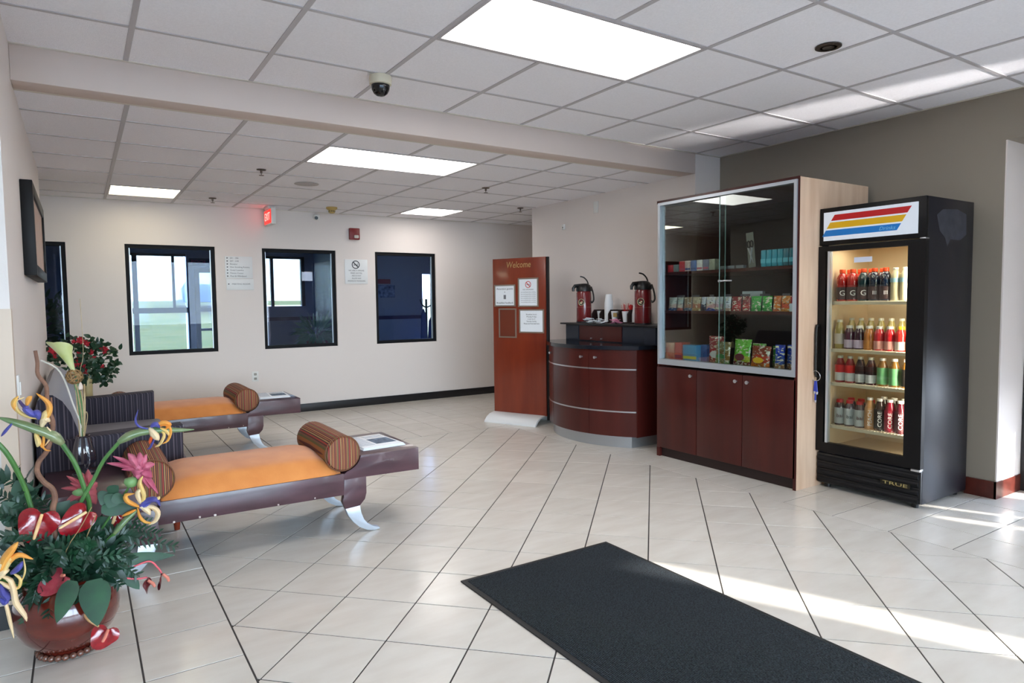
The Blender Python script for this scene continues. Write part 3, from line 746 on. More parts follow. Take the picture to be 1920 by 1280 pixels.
obj('curved_foot', bm, mat('foot_white', (222, 224, 224), .35), wbd, ang=.5)
gold = mat('gold_lettering', (196, 160, 104), .4, metal=.3)
text('Welcome', .095, onb(bw * .5, 1.675, .002), bd, UPZ, gold, wbd, .001, shear=.15, width=.30)
fr_m = mat('pewter_frame', (150, 136, 122), .4, metal=.5)
def notice(s0, s1, z0, z1, filled=True):
    bm = BM(); t = .014
    for q in ((s0, s1, z0, z0 + t), (s0, s1, z1 - t, z1), (s0, s0 + t, z0 + t, z1 - t), (s1 - t, s1, z0 + t, z1 - t)):
        prism(bm, [onb(q[0], q[2], .0), onb(q[1], q[2], .0), onb(q[1], q[3], .0), onb(q[0], q[3], .0)], bn * .008)
    f = obj('notice_frame', bm, fr_m, wbd, smooth=False)
    obj('notice_paper', slab(s0 + t, s1 - t, z0 + t, z1 - t, .0005, .003), paper if filled else mat('empty_notice', (110, 52, 36), .3), f, smooth=False)
    return f
k = 1.0
n1 = notice(.02, .29, 1.235, 1.47); n2 = notice(.325, .575, 1.23, 1.535); n3 = notice(.075, .30, .90, 1.215, False); n4 = notice(.335, .64, .955, 1.205)
def btxt(s, sz, sx, z, par, m=ink, wd=None): text(s, sz, onb(sx, z, .0035), bd, UPZ, m, par, .0003, width=wd)
btxt('Attention guests', .026, .155, 1.425, n1, ink, .21); btxt('&', .02, .155, 1.39, n1); btxt('Breakfast feedback', .026, .155, 1.275, n1, ink, .21)
obj('print_block', slab(.14, .17, 1.315, 1.36, .003, .0036), mat('soft_ink', (110, 112, 118), .7), n1, smooth=False)
def nosmoke(cfun, R, par, m_ring, m_in, off=0.0036, depth=.0006):
    bm = BM(); n = 32
    for k in range(n):
        a, b = 2 * pi * k / n, 2 * pi * (k + 1) / n
        prism(bm, [cfun(R * cos(a), R * sin(a), off), cfun(R * cos(b), R * sin(b), off), cfun(.8 * R * cos(b), .8 * R * sin(b), off), cfun(.8 * R * cos(a), .8 * R * sin(a), off)], cfun(0, 0, depth) - cfun(0, 0, 0))
    t = .09 * R
    prism(bm, [cfun(-.62 * R - t, .62 * R - t, off), cfun(-.62 * R + t, .62 * R + t, off), cfun(.62 * R + t, -.62 * R + t, off), cfun(.62 * R - t, -.62 * R - t, off)], cfun(0, 0, depth) - cfun(0, 0, 0))
    o = obj('no_smoking_symbol', bm, m_ring, par, smooth=False)
    bm = BM()
    prism(bm, [cfun(-.55 * R, -.14 * R, off), cfun(.55 * R, -.14 * R, off), cfun(.55 * R, .02 * R, off), cfun(-.55 * R, .02 * R, off)], cfun(0, 0, depth * .6) - cfun(0, 0, 0))
    prism(bm, [cfun(.35 * R, .1 * R, off), cfun(.42 * R, .1 * R, off), cfun(.5 * R, .4 * R, off), cfun(.4 * R, .4 * R, off)], cfun(0, 0, depth * .6) - cfun(0, 0, 0))
    obj('cigarette', bm, m_in, par, smooth=False)
nosmoke(lambda a, b, d: onb(.45 + a, 1.465 + b, d), .036, n2, ink_red, ink)
btxt('NO SMOKING', .02, .45, 1.412, n2, mat('soft_ink', (110, 112, 118), .7), .13)
for k in range(6): btxt('non smoking facility smoking', .014, .45, 1.385 - k * .021, n2, mat('soft_ink', (110, 112, 118), .7), .18)
for k, t_ in enumerate(('Breakfast hours', 'Monday Friday', '6 am to 9', 'Saturday Sunday', 'Please see front desk here')): btxt(t_, .02, .4875, 1.150 - k * .024, n4, ink, (.13, .12, .09, .12, .19)[k])

# ------------------------------------------------------------------ things on the back wall
def plate(name, x0, x1, z0, z1, m, t=.008, y=YB): return bx(x0, x1, y - t, y, z0, z1, bev=.001)
wx = Vector((1, 0, 0))
r = empty('directory_sign', (1.53, YB, 1.69), 'white room directory sign with seven arrow lines, left of the second window', 'sign')
obj('plate', plate('', 1.385, 1.675, 1.583, 1.83, plastic_w), mat('sign_white', (226, 228, 228), .4), r)
for k, t_ in enumerate(('201 - 206', '207 - 218', 'Elevator', 'Non Smoking Rooms', 'Guest Laundry', 'Fitness Center', 'Pool & Whirlpool')):
    z = 1.810 - k * .0335
    text(t_, .024, (1.435, YB - .0085, z), wx, UPZ, mat('sign_grey', (96, 96, 100), .5), r, .0004, 'LEFT')
    prism_pts = [(1.402, YB - .0086, z - .009), (1.402, YB - .0086, z + .009), (1.419, YB - .0086, z)]
    obj('arrow', prism(BM(), prism_pts, (0, .0008, 0)), ink, r, smooth=False)
r = empty('meeting_room_sign', (1.53, YB, 1.52), 'small white meeting room sign right under the directory sign', 'sign')
obj('plate', plate('', 1.392, 1.682, 1.455, 1.579, plastic_w), MATS['sign_white'], r)
text('MEETING ROOM', .024, (1.45, YB - .0085, 1.52), wx, UPZ, MATS['sign_grey'], r, .0004, 'LEFT', width=.19)
obj('arrow', prism(BM(), [(1.41, YB - .0086, 1.511), (1.41, YB - .0086, 1.529), (1.427, YB - .0086, 1.52)], (0, .0008, 0)), ink, r, smooth=False)
r = empty('no_smoking_sign', (2.90, YB, 1.68), 'square white no smoking sign with black symbol between second and third window', 'sign')
obj('plate', plate('', 2.755, 3.045, 1.53, 1.83, plastic_w), MATS['sign_white'], r)
nosmoke(lambda a, b, d: Vector((2.893 + a, YB - .0075 - d, 1.765 + b)), .051, r, ink, ink, off=.0015)
for k, (t_, wd) in enumerate((('WE ARE A SMOKE', .20), ('FREE HOTEL', .15), ('AND DO NOT', .12), ('ALLOW ANY', .12), ('SMOKING IN THE BUILDING', .225))):
    text(t_, .024, (2.90, YB - .0085, 1.692 - k * .032), wx, UPZ, MATS['sign_grey'], r, .0004, width=wd)
red_al = mat('alarm_red', (122, 22, 26), .4)
r = empty('fire_alarm', (2.88, YB, 2.14), 'dark red fire alarm strobe on the back wall above the no smoking sign', 'fire alarm')
obj('housing', bx(2.815, 2.945, YB - .045, YB, 2.07, 2.21, bev=.008), red_al, r)
obj('strobe', bx(2.865, 2.925, YB - .065, YB - .044, 2.085, 2.125, bev=.01), mat('strobe_lens', (200, 196, 188), .25), r)
r = empty('wall_outlet', (1.664, YB, .46), 'small white electrical outlet low on the back wall', 'outlet')
obj('plate', bx(1.63, 1.70, YB - .006, YB, .405, .52, bev=.002), plastic_w, r)
for z in (.437, .488): obj('socket', bx(1.65, 1.68, YB - .008, YB - .0055, z - .013, z + .013, bev=.003), mat('socket_grey', (150, 148, 140), .5), r)
# exit sign hangs from the ceiling
r = empty('exit_sign', (1.84, 7.79, H2), 'glowing red exit sign hanging edge-on from the ceiling near the back wall', 'exit sign')
obj('housing', bx(1.815, 1.865, 7.63, 7.95, 2.175, 2.352, bev=.006), plastic_w, r)
obj('canopy', bx(1.80, 1.88, 7.70, 7.88, 2.352, H2, bev=.003), plastic_w, r)
obj('lit_face', bx(1.809, 1.8155, 7.645, 7.935, 2.19, 2.337, bev=.001), mat('exit_red', (255, 60, 52), .5, emit=.9, ecol=(255, 50, 44)), r)
text('EXIT', .12, (1.8085, 7.79, 2.262), (0, -1, 0), UPZ, mat('exit_letters', (255, 200, 190), .5, emit=1.5, ecol=(255, 150, 140)), r, .0006, width=.23)
r = empty('security_camera', (2.44, YB - .05, 2.31), 'small white security camera with a black lens high on the back wall', 'camera')
obj('bracket', cyl(BM(), (2.41, YB, 2.32), (2.41, YB - .03, 2.32), .03, 14), plastic_w, r)
obj('body', lathe(BM(), [(0, -.035), (.02, -.033), (.036, -.015), (.036, .02), (.02, .034), (0, .036)], (2.41, YB - .055, 2.315), 16), plastic_w, r)
obj('lens', cyl(BM(), (2.40, YB - .07, 2.305), (2.395, YB - .096, 2.30), .020, 14), plastic_b, r)
r = empty('smoke_detector', (2.45, 7.5, H2), 'yellowed round smoke detector on the lower ceiling near the back wall', 'smoke detector')
yl = mat('aged_plastic', (188, 160, 92), .5)
obj('base', lathe(BM(), [(0, 0), (.062, 0), (.062, -.016), (.045, -.03), (0, -.03)], (2.45, 7.5, H2), 22), yl, r)
obj('chamber', lathe(BM(), [(0, -.03), (.038, -.03), (.036, -.058), (.02, -.068), (0, -.068)], (2.45, 7.5, H2), 18), yl, r)
bm = BM()
for k in range(10):
    a = 2 * pi * k / 10; box(bm, 2.45 + .034 * cos(a) - .005, 2.45 + .034 * cos(a) + .005, 7.5 + .034 * sin(a) - .005, 7.5 + .034 * sin(a) + .005, H2 - .052, H2 - .038)
obj('vent_slots', bm, plastic_b, r, smooth=False)
def sprinkler(x, y, h, label):
    r = empty('sprinkler', (x, y, h), label, 'sprinkler', 'fire sprinklers in the lower ceiling')
    dk = mat('sprinkler_metal', (92, 80, 72), .35, metal=.8)
    obj('escutcheon', lathe(BM(), [(0, 0), (.038, 0), (.034, -.006), (.015, -.009), (0, -.009)], (x, y, h), 18), dk, r)
    obj('frame', lathe(BM(), [(0, -.009), (.010, -.009), (.008, -.03), (.003, -.032), (.003, -.045), (0, -.045)], (x, y, h), 10), dk, r)
    obj('deflector', lathe(BM(), [(0, -.045), (.020, -.045), (.020, -.048), (0, -.048)], (x, y, h), 14), dk, r)
sprinkler(1.283, 5.67, H2, 'dark fire sprinkler left of the large light in the lower ceiling')
sprinkler(3.31, 5.53, H2, 'dark fire sprinkler right of the large light in the lower ceiling')
sprinkler(1.19, 7.42, H2, 'dark fire sprinkler just right of the small yellowish ceiling light')
sprinkler(4.37, 6.52, H2, 'dark fire sprinkler next to the top of the corner above the welcome board')
r = empty('ceiling_speaker', (1.783, 6.15, H2), 'flat round grey speaker grille in the lower ceiling behind the large light', 'speaker')
obj('grille', lathe(BM(), [(0, -.004), (.10, -.004), (.108, -.002), (.108, 0), (0, 0)], (1.783, 6.15, H2), 32), mat('speaker_grey', (178, 172, 170), .6, bump=.4, bscale=400), r)
r = empty('downlight', (3.2, 1.99, H1), 'small round unlit recessed downlight in the upper ceiling', 'downlight')
obj('ring', lathe(BM(), [(.040, -.006), (.062, -.004), (.062, 0.0), (.040, 0.0), (.040, -.006)], (3.2, 1.99, H1), 28), mat('downlight_bronze', (74, 66, 60), .35, metal=.7), r)
obj('eyeball', lathe(BM(), [(0, .001), (.040, .001), (.034, -.005), (.018, -.008), (0, -.008)], (3.2, 1.99, H1), 22), mat('downlight_dark', (40, 36, 34), .3), r)
dc = PZ(713, 143, H1)
r = empty('dome_camera', dc, 'cream security camera with a black glass dome on the upper ceiling by the beam', 'camera')
obj('housing', lathe(BM(), [(0, 0), (.060, 0), (.063, -.02), (.060, -.046), (.050, -.05), (0, -.05)], dc, 28), mat('camera_cream', (216, 208, 184), .4), r)
obj('dome', lathe(BM(), [(.051, -.048), (.051, -.056), (.048, -.075), (.038, -.094), (.022, -.106), (0, -.110)], dc, 28), mat('dome_black', (14, 14, 16), .06), r)
# plates on the wall over the coffee station
r = empty('wall_plate', (4.52, 5.34, 2.25), 'narrow white blank plate on the wall above the coffee station', 'wall plate')
obj('plate', bx(4.512, 4.52, 5.305, 5.375, 2.19, 2.31, bev=.002), plastic_w, r)
r = empty('door_chime', (4.52, 5.88, 2.10), 'tiny white sensor box on the wall over the welcome board', 'sensor')
obj('box', bx(4.50, 4.52, 5.86, 5.90, 2.07, 2.13, bev=.003), plastic_w, r)
obj('eye', cyl(BM(), (4.501, 5.88, 2.095), (4.497, 5.88, 2.095), .006, 10), plastic_b, r)
# picture and card reader on the left wall
r = empty('framed_picture', (XL, 4.95, 1.7), 'large dark framed picture with orange artwork on the left wall', 'picture')
pf = mat('picture_frame_black', (16, 15, 16), .5, spec=.25)
bm = BM(); y0, y1, z0, z1, t, xt = 4.25, 5.55, 1.455, 1.945, .06, XL + .055
box(bm, XL, xt, y0, y0 + t, z0, z1, .004); box(bm, XL, xt, y1 - t, y1, z0, z1, .004); box(bm, XL, xt, y0 + t, y1 - t, z0, z0 + t, .004); box(bm, XL, xt, y0 + t, y1 - t, z1 - t, z1, .004)
obj('frame', bm, pf, r)
obj('artwork', bx(XL + .004, XL + .044, y0 + t, y1 - t, z0 + t, z1 - t), mat('orange_canvas', (226, 132, 40), .5, rgb2=(170, 84, 30), scale=6), r, smooth=False)
obj('glazing', bx(XL + .047, XL + .049, y0 + t, y1 - t, z0 + t, z1 - t), glass('picture_glazing', (250, 250, 250), .4), r, smooth=False)
r = empty('wall_switch', (XL, 3.42, .95), 'narrow white switch plate on the left wall beside the corner guard', 'switch')
obj('plate', bx(XL, XL + .008, 3.40, 3.47, .895, 1.01, bev=.002), plastic_w, r)
obj('rocker', bx(XL + .008, XL + .013, 3.423, 3.447, .925, .98, bev=.001), plastic_w, r)
# ================================================================== drinks cooler
kx, ky0, ky1 = 4.20, 1.978, 2.651; kz = 1.885; kb = 4.80
ck = empty('drinks_cooler', (4.5, 2.32, 0), 'black glass-door drinks cooler with striped lit header, right of the snack cabinet', 'cooler')
bm = BM(); t = .035
box(bm, kx + .03, kb, ky0, ky0 + t, .03, kz, .003); box(bm, kx + .03, kb, ky1 - t, ky1, .03, kz, .003)
box(bm, kb - .03, kb, ky0 + t, ky1 - t, .03, kz); box(bm, kx + .03, kb - .03, ky0 + t, ky1 - t, kz - .03, kz)
box(bm, kx + .03, kb - .03, ky0 + t, ky1 - t, .03, .26)
obj('cabinet', bm, cooler_black, ck)
iy0, iy1 = ky0 + .075, ky1 - .055
bm = BM()
box(bm, kx + .05, kb - .06, iy0 - .038, iy0, .265, 1.655); box(bm, kx + .05, kb - .06, iy1, iy1 + .02, .265, 1.655)
box(bm, kb - .09, kb - .032, iy0, iy1, .265, 1.655); box(bm, kx + .05, kb - .09, iy0, iy1, .265, .285); box(bm, kx + .05, kb - .09, iy0, iy1, 1.635, 1.655)
obj('liner', bm, cooler_in, ck, smooth=False)
# header
hd = obj('header', bx(kx, kx + .03, ky0, ky1, 1.64, kz, bev=.004), cooler_front, ck)
obj('header_lamp_panel', bx(kx - .004, kx + .001, ky0 + .045, ky1 - .03, 1.668, 1.855), mat('header_white', (214, 222, 232), .3, emit=.12, ecol=(220, 230, 240)), hd, smooth=False)
def hbar(ya, yb, z0, z1, sk, m):
    obj('stripe', prism(BM(), [(kx - .0046, ya + sk, z0), (kx - .0046, ya, z1), (kx - .0046, yb, z1), (kx - .0046, yb + sk, z0)], (.0007, 0, 0)), m, hd, smooth=False)
# y runs to the left in the picture
hbar(2.545, 2.06, 1.797, 1.835, .025, mat('stripe_red', (190, 22, 28), .3))
hbar(2.575, 2.09, 1.747, 1.787, .025, mat('stripe_yellow', (224, 176, 18), .3))
hbar(2.605, 2.12, 1.697, 1.737, .025, mat('stripe_blue', (20, 120, 200), .3))
text('Drinks', .032, (kx - .0048, 2.205, 1.715), (0, -1, 0), UPZ, mat('stripe_letters', (120, 190, 230), .4), hd, .0003, shear=.3, width=.10)
# door
dz0, dz1 = .252, 1.632; gy0, gy1, gz0, gz1 = 2.075, 2.600, .315, 1.598
bm = BM()
for q in ((ky0 - .004, gy0, dz0, dz1), (gy1, ky1, dz0, dz1), (gy0, gy1, dz0, gz0), (gy0, gy1, gz1, dz1)): box(bm, kx - .008, kx + .032, *q)
bmesh.ops.remove_doubles(bm, verts=bm.verts, dist=1e-5)
dr = obj('door', bm, cooler_front, ck, smooth=False)
obj('gasket_strip', bx(kx - .006, kx + .03, gy1 - .026, gy1 - .012, gz0, gz1), alu, dr, smooth=False)
obj('glass_pane', bx(kx + .004, kx + .010, gy0, gy1, gz0, gz1), glass('cooler_glass', (245, 246, 240), .7), dr, smooth=False)
obj('door_label', bx(kx + .002, kx + .0035, 2.296, 2.412, 1.515, 1.548), mat('label_blue_white', (206, 214, 232), .5), dr, smooth=False)
h_ = obj('handle', tube(BM(), spline([(kx - .006, 2.640, 1.105), (kx - .035, 2.642, 1.09), (kx - .038, 2.643, .93), (kx - .035, 2.642, .775), (kx - .006, 2.640, .76)], 16), .008, 10), plastic_b, dr)
obj('hinge', bx(kx - .010, kx + .034, ky0 - .003, ky0 + .05, .236, .250, bev=.002), chrome, ck)
obj('hinge', bx(kx - .008, kx + .034, ky0 - .003, ky0 + .03, 1.633, 1.640, bev=.001), chrome, ck)
# lower grille with four bulging louvres
gr = obj('grille', bx(kx + .012, kx + .03, ky0, ky1, .035, .236, bev=.003), plastic_b, ck)
for k in range(4):
    z = .222 - k * .049
    pts = [(kx + .012, ky0 + .01, z), (kx - .002, ky0 + .01, z - .012), (kx - .004, ky0 + .01, z - .024), (kx + .002, ky0 + .01, z - .036), (kx + .012, ky0 + .01, z - .042)]
    obj('louvre', prism(BM(), pts, (0, ky1 - ky0 - .02, 0)), mat('grille_black', (12, 13, 17), .45, spec=.25), gr, ang=.9)
pl = obj('name_plate', bx(kx - .007, kx - .003, 2.03, 2.21, .118, .148, bev=.001), mat('plate_dark', (40, 38, 30), .3, metal=.5), gr)
text('TRUE', .028, (kx - .0075, 2.12, .133), (0, -1, 0), UPZ, mat('plate_gold', (196, 180, 120), .35, metal=.6), pl, .0004, width=.15)
for (x, y) in ((kx + .06, ky0 + .05), (kx + .06, ky1 - .05), (kb - .05, ky0 + .05), (kb - .05, ky1 - .05)): obj('foot', cyl(BM(), (x, y, 0), (x, y, .03), .02, 12), plastic_b, ck)
# lit tube inside, part of the cooler
tb = obj('lamp_tube', cyl(BM(), (kx + .052, iy0 + .010, .33), (kx + .052, iy0 + .010, 1.60), .007, 8), mat('cooler_tube', (255, 246, 220), .5, emit=1.2, ecol=(255, 240, 208)), ck)
l = interior_lamp('cooler_interior_lamp', kx + .13, 2.33, 1.625, .2, .4, 1.6, (1, .94, .84))
l2 = interior_lamp('cooler_tube_lamp', kx + .060, iy0 + .022, .95, .02, 1.25, 3.2, (1, .95, .86)); l2.rotation_euler = Matrix(((.707, 0, -.707), (-.707, 0, -.707), (0, 1, 0))).to_euler()
# pale wiped patches on the black side panel
sm = mat('wiped_smudge', (58, 60, 70), .5, rgb2=(36, 38, 46), scale=18)
for pts in ([(1757, 402), (1768, 392), (1795, 392), (1812, 402), (1812, 440), (1800, 450), (1782, 448), (1776, 462), (1772, 445), (1762, 432)],): obj('smudge', prism(BM(), [PY(u, v, ky0 - .0004) for u, v in pts], (0, .0004, 0)), sm, ck, smooth=False)
SH = (1.268, .950, .722, .432)
for z in SH:
    bm = BM()
    box(bm, kx + .055, kx + .061, iy0 + .004, iy1 - .004, z - .024, z - .004)
    s_ = obj('shelf', bm, wire_w, ck, smooth=False)
    bm = BM()
    for k in range(26):
        y = iy0 + .01 + k * (iy1 - iy0 - .02) / 25; box(bm, kx + .061, kb - .092, y - .0016, y + .0016, z - .006, z - .002)
    for xx in (.15, .3, .44): box(bm, kx + xx, kx + xx + .005, iy0 + .004, iy1 - .004, z - .011, z - .006)
    o = obj('shelf_wires', bm, wire_w, s_, smooth=False); o['kind'] = 'stuff'
# ------------------------------------------------------------------ bottles
caps = {'orange': (232, 74, 26), 'white': (238, 238, 232), 'red': (196, 26, 34), 'yellow': (248, 196, 20), 'clear': (214, 214, 196)}
def liquid(name, rgb): return mat('drink_' + name, rgb, .12, coat=.6, spec=.6)
def bottle(kind):
    """prototype standing at the origin: body, cap, label"""
    r = bpy.data.objects.new('bottle', None); C.objects.link(r); r.empty_display_size = .05
    P = {
     'sport': ([(0, 0), (.033, 0), (.035, .006), (.035, .05), (.031, .07), (.031, .085), (.035, .10), (.036, .135), (.034, .155), (.022, .178), (.018, .182), (.018, .188), (0, .188)], (.019, .186, .024), (.0356, .010, .092)),
     'water': ([(0, 0), (.027, 0), (.029, .006), (.029, .13), (.0285, .15), (.026, .168), (.016, .188), (.014, .195), (0, .195)], (.016, .193, .014), (.0295, .115, .142)),
     'tea': ([(0, 0), (.030, 0), (.032, .006), (.032, .12), (.028, .14), (.016, .17), (.0145, .178), (0, .178)], (.0165, .176, .016), (.0325, .03, .10)),
     'juice': ([(0, 0), (.031, 0), (.033, .006), (.033, .045), (.0325, .09), (.033, .105), (.027, .125), (.0185, .138), (.0185, .142), (0, .142)], (.0205, .140, .018), (.0336, .008, .062)),
     'slim': ([(0, 0), (.030, 0), (.032, .008), (.032, .105), (.030, .125), (.018, .158), (.0165, .165), (0, .165)], (.0185, .162, .017), (.0325, .012, .118)),
     'bai': ([(0, 0), (.031, 0), (.033, .006), (.033, .12), (.028, .138), (.020, .15), (0, .15)], (.022, .148, .022), (.0335, .010, .115)),
    }[kind]
    return r, P
def make_bottle(kind, loc, rot, liq, cap, lab, label, scale=1.0, mark=None, mark_rgb=(240, 240, 240), mark_vert=False, band=None):
    r, (prof, cp, lb) = bottle(kind)
    r.location = loc
    tag(r, label, 'bottle', 'bottles in the drinks cooler')
    key = (kind, liq, cap, lab, str(mark), scale, band)
    def q(p): return [(a, b * scale) for a, b in p]
    L = Vector(loc)
    obj('body', lathe(BM(), q(prof), loc, 18), liquid(*liq), r)
    cr, cz, ch = cp
    obj('cap', lathe(BM(), [(0, cz * scale), (cr, cz * scale), (cr, cz * scale + ch * .85), (cr * .9, cz * scale + ch), (0, cz * scale + ch)], loc, 14), mat('cap_' + cap, caps[cap], .4), r)
    if lab:
        lo = obj('label', lathe(BM(), [(lb[0] + .0005, lb[1] * scale), (lb[0] + .0005, lb[2] * scale)], loc, 18), mat('label_' + lab[0], lab[1], .45), r)
        # drop the end caps of the lathe so that it stays a sleeve
        if band:
            z0 = lb[1] * scale + (lb[2] - lb[1]) * scale * band[1]; z1 = lb[1] * scale + (lb[2] - lb[1]) * scale * band[2]
            obj('label_band', lathe(BM(), [(lb[0] + .001, z0), (lb[0] + .001, z1)], loc, 18), mat('band_' + band[0][0], band[0][1], .45), lo)
        if mark:
            d = Vector((-.86, -.50, 0)); p = L + d * (lb[0] + .0022) + Vector((0, 0, (lb[1] + lb[2]) / 2 * scale))
            sd = Vector((.5, -.86, 0)) * -1; sd = Vector((-.50, .86, 0)) * -1
            mm = mat('mark_%d_%d_%d' % mark_rgb, mark_rgb, .5)
            if mark_vert: text(mark, .034, p, UPZ, -sd, mm, lo, .0003, width=(lb[2] - lb[1]) * scale * .8)
            else: text(mark, .050 if mark == 'G' else .034, p, sd, UPZ, mm, lo, .0003)
    return r
R_ = ('cherry_red', (190, 24, 20)); NV = ('dark_blue', (22, 36, 60)); 
bxf = kx + .105
# top shelf
z = SH[0]; ys = [2.548 - k * .0715 for k in range(5)]
posn = ('first', 'second', 'third', 'fourth', 'fifth')
for k, y in enumerate(ys):
    liq = R_ if k < 2 else (('teal_dark', (20, 52, 62)) if k == 2 else NV)
    make_bottle('sport', (bxf, y, z), 0, liq, 'orange', ('sport_dark', (58, 28, 30) if k < 2 else (26, 34, 44)), ('%s sports drink, orange cap, %s label, %s from left on top cooler shelf' % ('red' if k < 2 else 'dark blue', 'G mark' if k < 3 else 'white print', posn[k])), mark='G' if k < 3 else 'III')
for k in range(4):
    make_bottle('sport', (bxf + .085, 2.545 - k * .0735, z), 0, R_ if k < 2 else NV, 'orange', None, 'sports drink with orange cap behind, %s from left on the top cooler shelf' % posn[k])
for k in range(3):
    make_bottle('water', (bxf, 2.200 - k * .0585, z), 0, ('water_pale', (206, 196, 160)), 'clear', ('water_blue', (150, 190, 206) if k == 0 else (60, 70, 150)), 'clear water bottle with blue label band, %s of three, top cooler shelf' % posn[k])
# second shelf
z = SH[1]
J = [('purple', (74, 20, 48), 'white', ('lilac', (214, 200, 226))), ('dark_purple', (50, 16, 40), 'white', ('lilac2', (206, 192, 222))), ('orange_amber', (196, 120, 36), 'white', ('amber_label', (206, 140, 70))),
     ('bright_red', (206, 28, 40), 'white', ('rose', (240, 176, 166))), ('bright_red', (206, 28, 40), 'white', ('rose', (240, 176, 166))), ('bright_red2', (216, 40, 34), 'yellow', ('white_label', (236, 226, 214))), ('orange_bright', (240, 130, 30), 'yellow', ('orange_label', (244, 150, 60)))]
jn = ('purple juice bottle with white cap left of its dark twin', 'darkest purple juice bottle with white cap', 'amber juice bottle with white cap in the middle', 'red juice bottle with white cap beside the amber one', 'red juice bottle with white cap beside the yellow-capped one', 'red juice bottle with yellow cap and white label', 'orange juice bottle with yellow cap at the right edge')
make_bottle('tea', (bxf, 2.560, z), 0, ('pale_tea', (176, 160, 92)), 'clear', ('cream', (226, 216, 206)), 'pale yellow tea bottle with cream label at the left of the second cooler shelf')
for k, (ln, lc, cp_, lb_) in enumerate(J):
    make_bottle('juice', (bxf, 2.492 - k * .0665, z), 0, (ln, lc), cp_, lb_, jn[k] + ' on the second cooler shelf', scale=.98)
for k in range(6):
    make_bottle('tea', (bxf + .10, 2.535 - k * .066, z), 0, ('pale_tea', (176, 160, 92)), 'clear', None, 'pale yellow tea bottle, back row, %s from left, second cooler shelf' % (posn + ('sixth',))[k], scale=1.06)
# third shelf
z = SH[2]
T = [('red_berry', (150, 14, 26), ('white_low', (222, 226, 230)), 'red'), ('red_berry', (150, 14, 26), ('white_low', (222, 226, 230)), 'red'), ('black_berry', (36, 10, 18), ('white_low', (222, 226, 230)), None), ('dark_berry', (62, 12, 24), ('white_low', (222, 226, 230)), None)]
tn = ('bright red flavoured water, outermost left', 'bright red flavoured water, second from the left', 'near-black berry water with white label', 'dark berry water beside the pale green bottle')
for k, (ln, lc, lb_, bd_) in enumerate(T):
    b_ = make_bottle('slim', (bxf, 2.552 - k * .070, z), 0, (ln, lc), 'clear', lb_, tn[k] + ' on the third cooler shelf', band=(('red_band', (224, 34, 34)), .52, 1.0) if bd_ else (('dark_band', (40, 12, 20)), .5, 1.0), mark=None)
for k in range(3):
    make_bottle('slim', (bxf, 2.268 - k * .074, z), 0, ('amber_tea', (150, 106, 44)), 'white', ('mint', (120, 188, 130)) if k < 2 else ('black_label', (40, 36, 34)), ('mint green labelled bottle, left of the pair, third cooler shelf', 'mint green labelled bottle, right of the pair, third cooler shelf', 'dark labelled bottle beside the door frame, third cooler shelf')[k], scale=1.0)
# fourth shelf
z = SH[3]
for k in range(3):
    make_bottle('bai', (bxf, 2.550 - k * .069, z), 0, ('grey_berry', (70, 42, 48)), 'red', ('pale_blue', (196, 206, 214)), ('outermost left', 'second', 'third')[k] + ' red-capped bottle with a pale label, lowest cooler shelf', mark='bai', mark_rgb=(90, 30, 40) if k != 1 else (50, 60, 56), scale=1.02)
Q = [(('peach', (206, 150, 92)), ('peach_label', (214, 164, 112)), 'peach'), (('cocoa', (60, 40, 34)), ('black_label2', (36, 28, 28)), 'black'), (('ruby', (160, 24, 50)), ('ruby_label', (176, 34, 62)), 'ruby red'), (('garnet', (90, 22, 34)), ('garnet_label', (84, 24, 34)), 'dark garnet'), (('scarlet', (150, 26, 30)), ('scarlet_label', (168, 34, 34)), 'scarlet')]
for k, (lq, lb_, nm) in enumerate(Q):
    make_bottle('slim', (bxf, 2.345 - k * .0645, z), 0, lq, 'white', lb_, nm + ' bottle with white cap and upright lettering, lowest cooler shelf', scale=1.17, mark='CORE' if k else 'PEACH', mark_vert=True)
for k in range(4):
    make_bottle('slim', (bxf + .085, 2.30 - k * .0645, z), 0, ('cocoa', (60, 40, 34)), 'white', None, 'white-capped bottle, back row, %s from left, lowest cooler shelf' % posn[k], scale=1.18)
for k in range(3):
    make_bottle('bai', (bxf + .085, 2.52 - k * .069, z), 0, ('grey_berry', (70, 42, 48)), 'red', None, 'red-capped bottle, back row, %s from left, lowest cooler shelf' % posn[k], scale=1.05)
# keys on the handle
r = empty('key_bunch', (kx - .05, 2.662, .775), 'silver ring of keys on blue tags hanging from the cooler door handle', 'keys')
n = 24; rc = Vector((kx - .046, 2.636, .765)); pts = [rc + Vector((.004 * sin(4 * pi * k / n), .034 * cos(2 * pi * k / n), .034 * sin(2 * pi * k / n))) for k in range(n + 1)]
obj('ring', tube(BM(), pts, .0022, 6), chrome, r)
bt = mat('blue_tag', (36, 60, 170), .4)
for (dy, dz, s_) in ((.006, -.075, 1.0), (-.012, -.078, 1.0), (-.002, -.135, .9)):
    a = rc + Vector((0, dy * .4, -.034)); b = rc + Vector((-.002, dy, dz - .03))
    c_ = obj('tag', tube(BM(), [a, b], [.006 * s_, .0075 * s_], 8, flat=.5), bt, r)
    obj('key', tube(BM(), [b, b + Vector((0, 0, -.016))], [.010 * s_, .007 * s_], 8, flat=.5), chrome, c_)

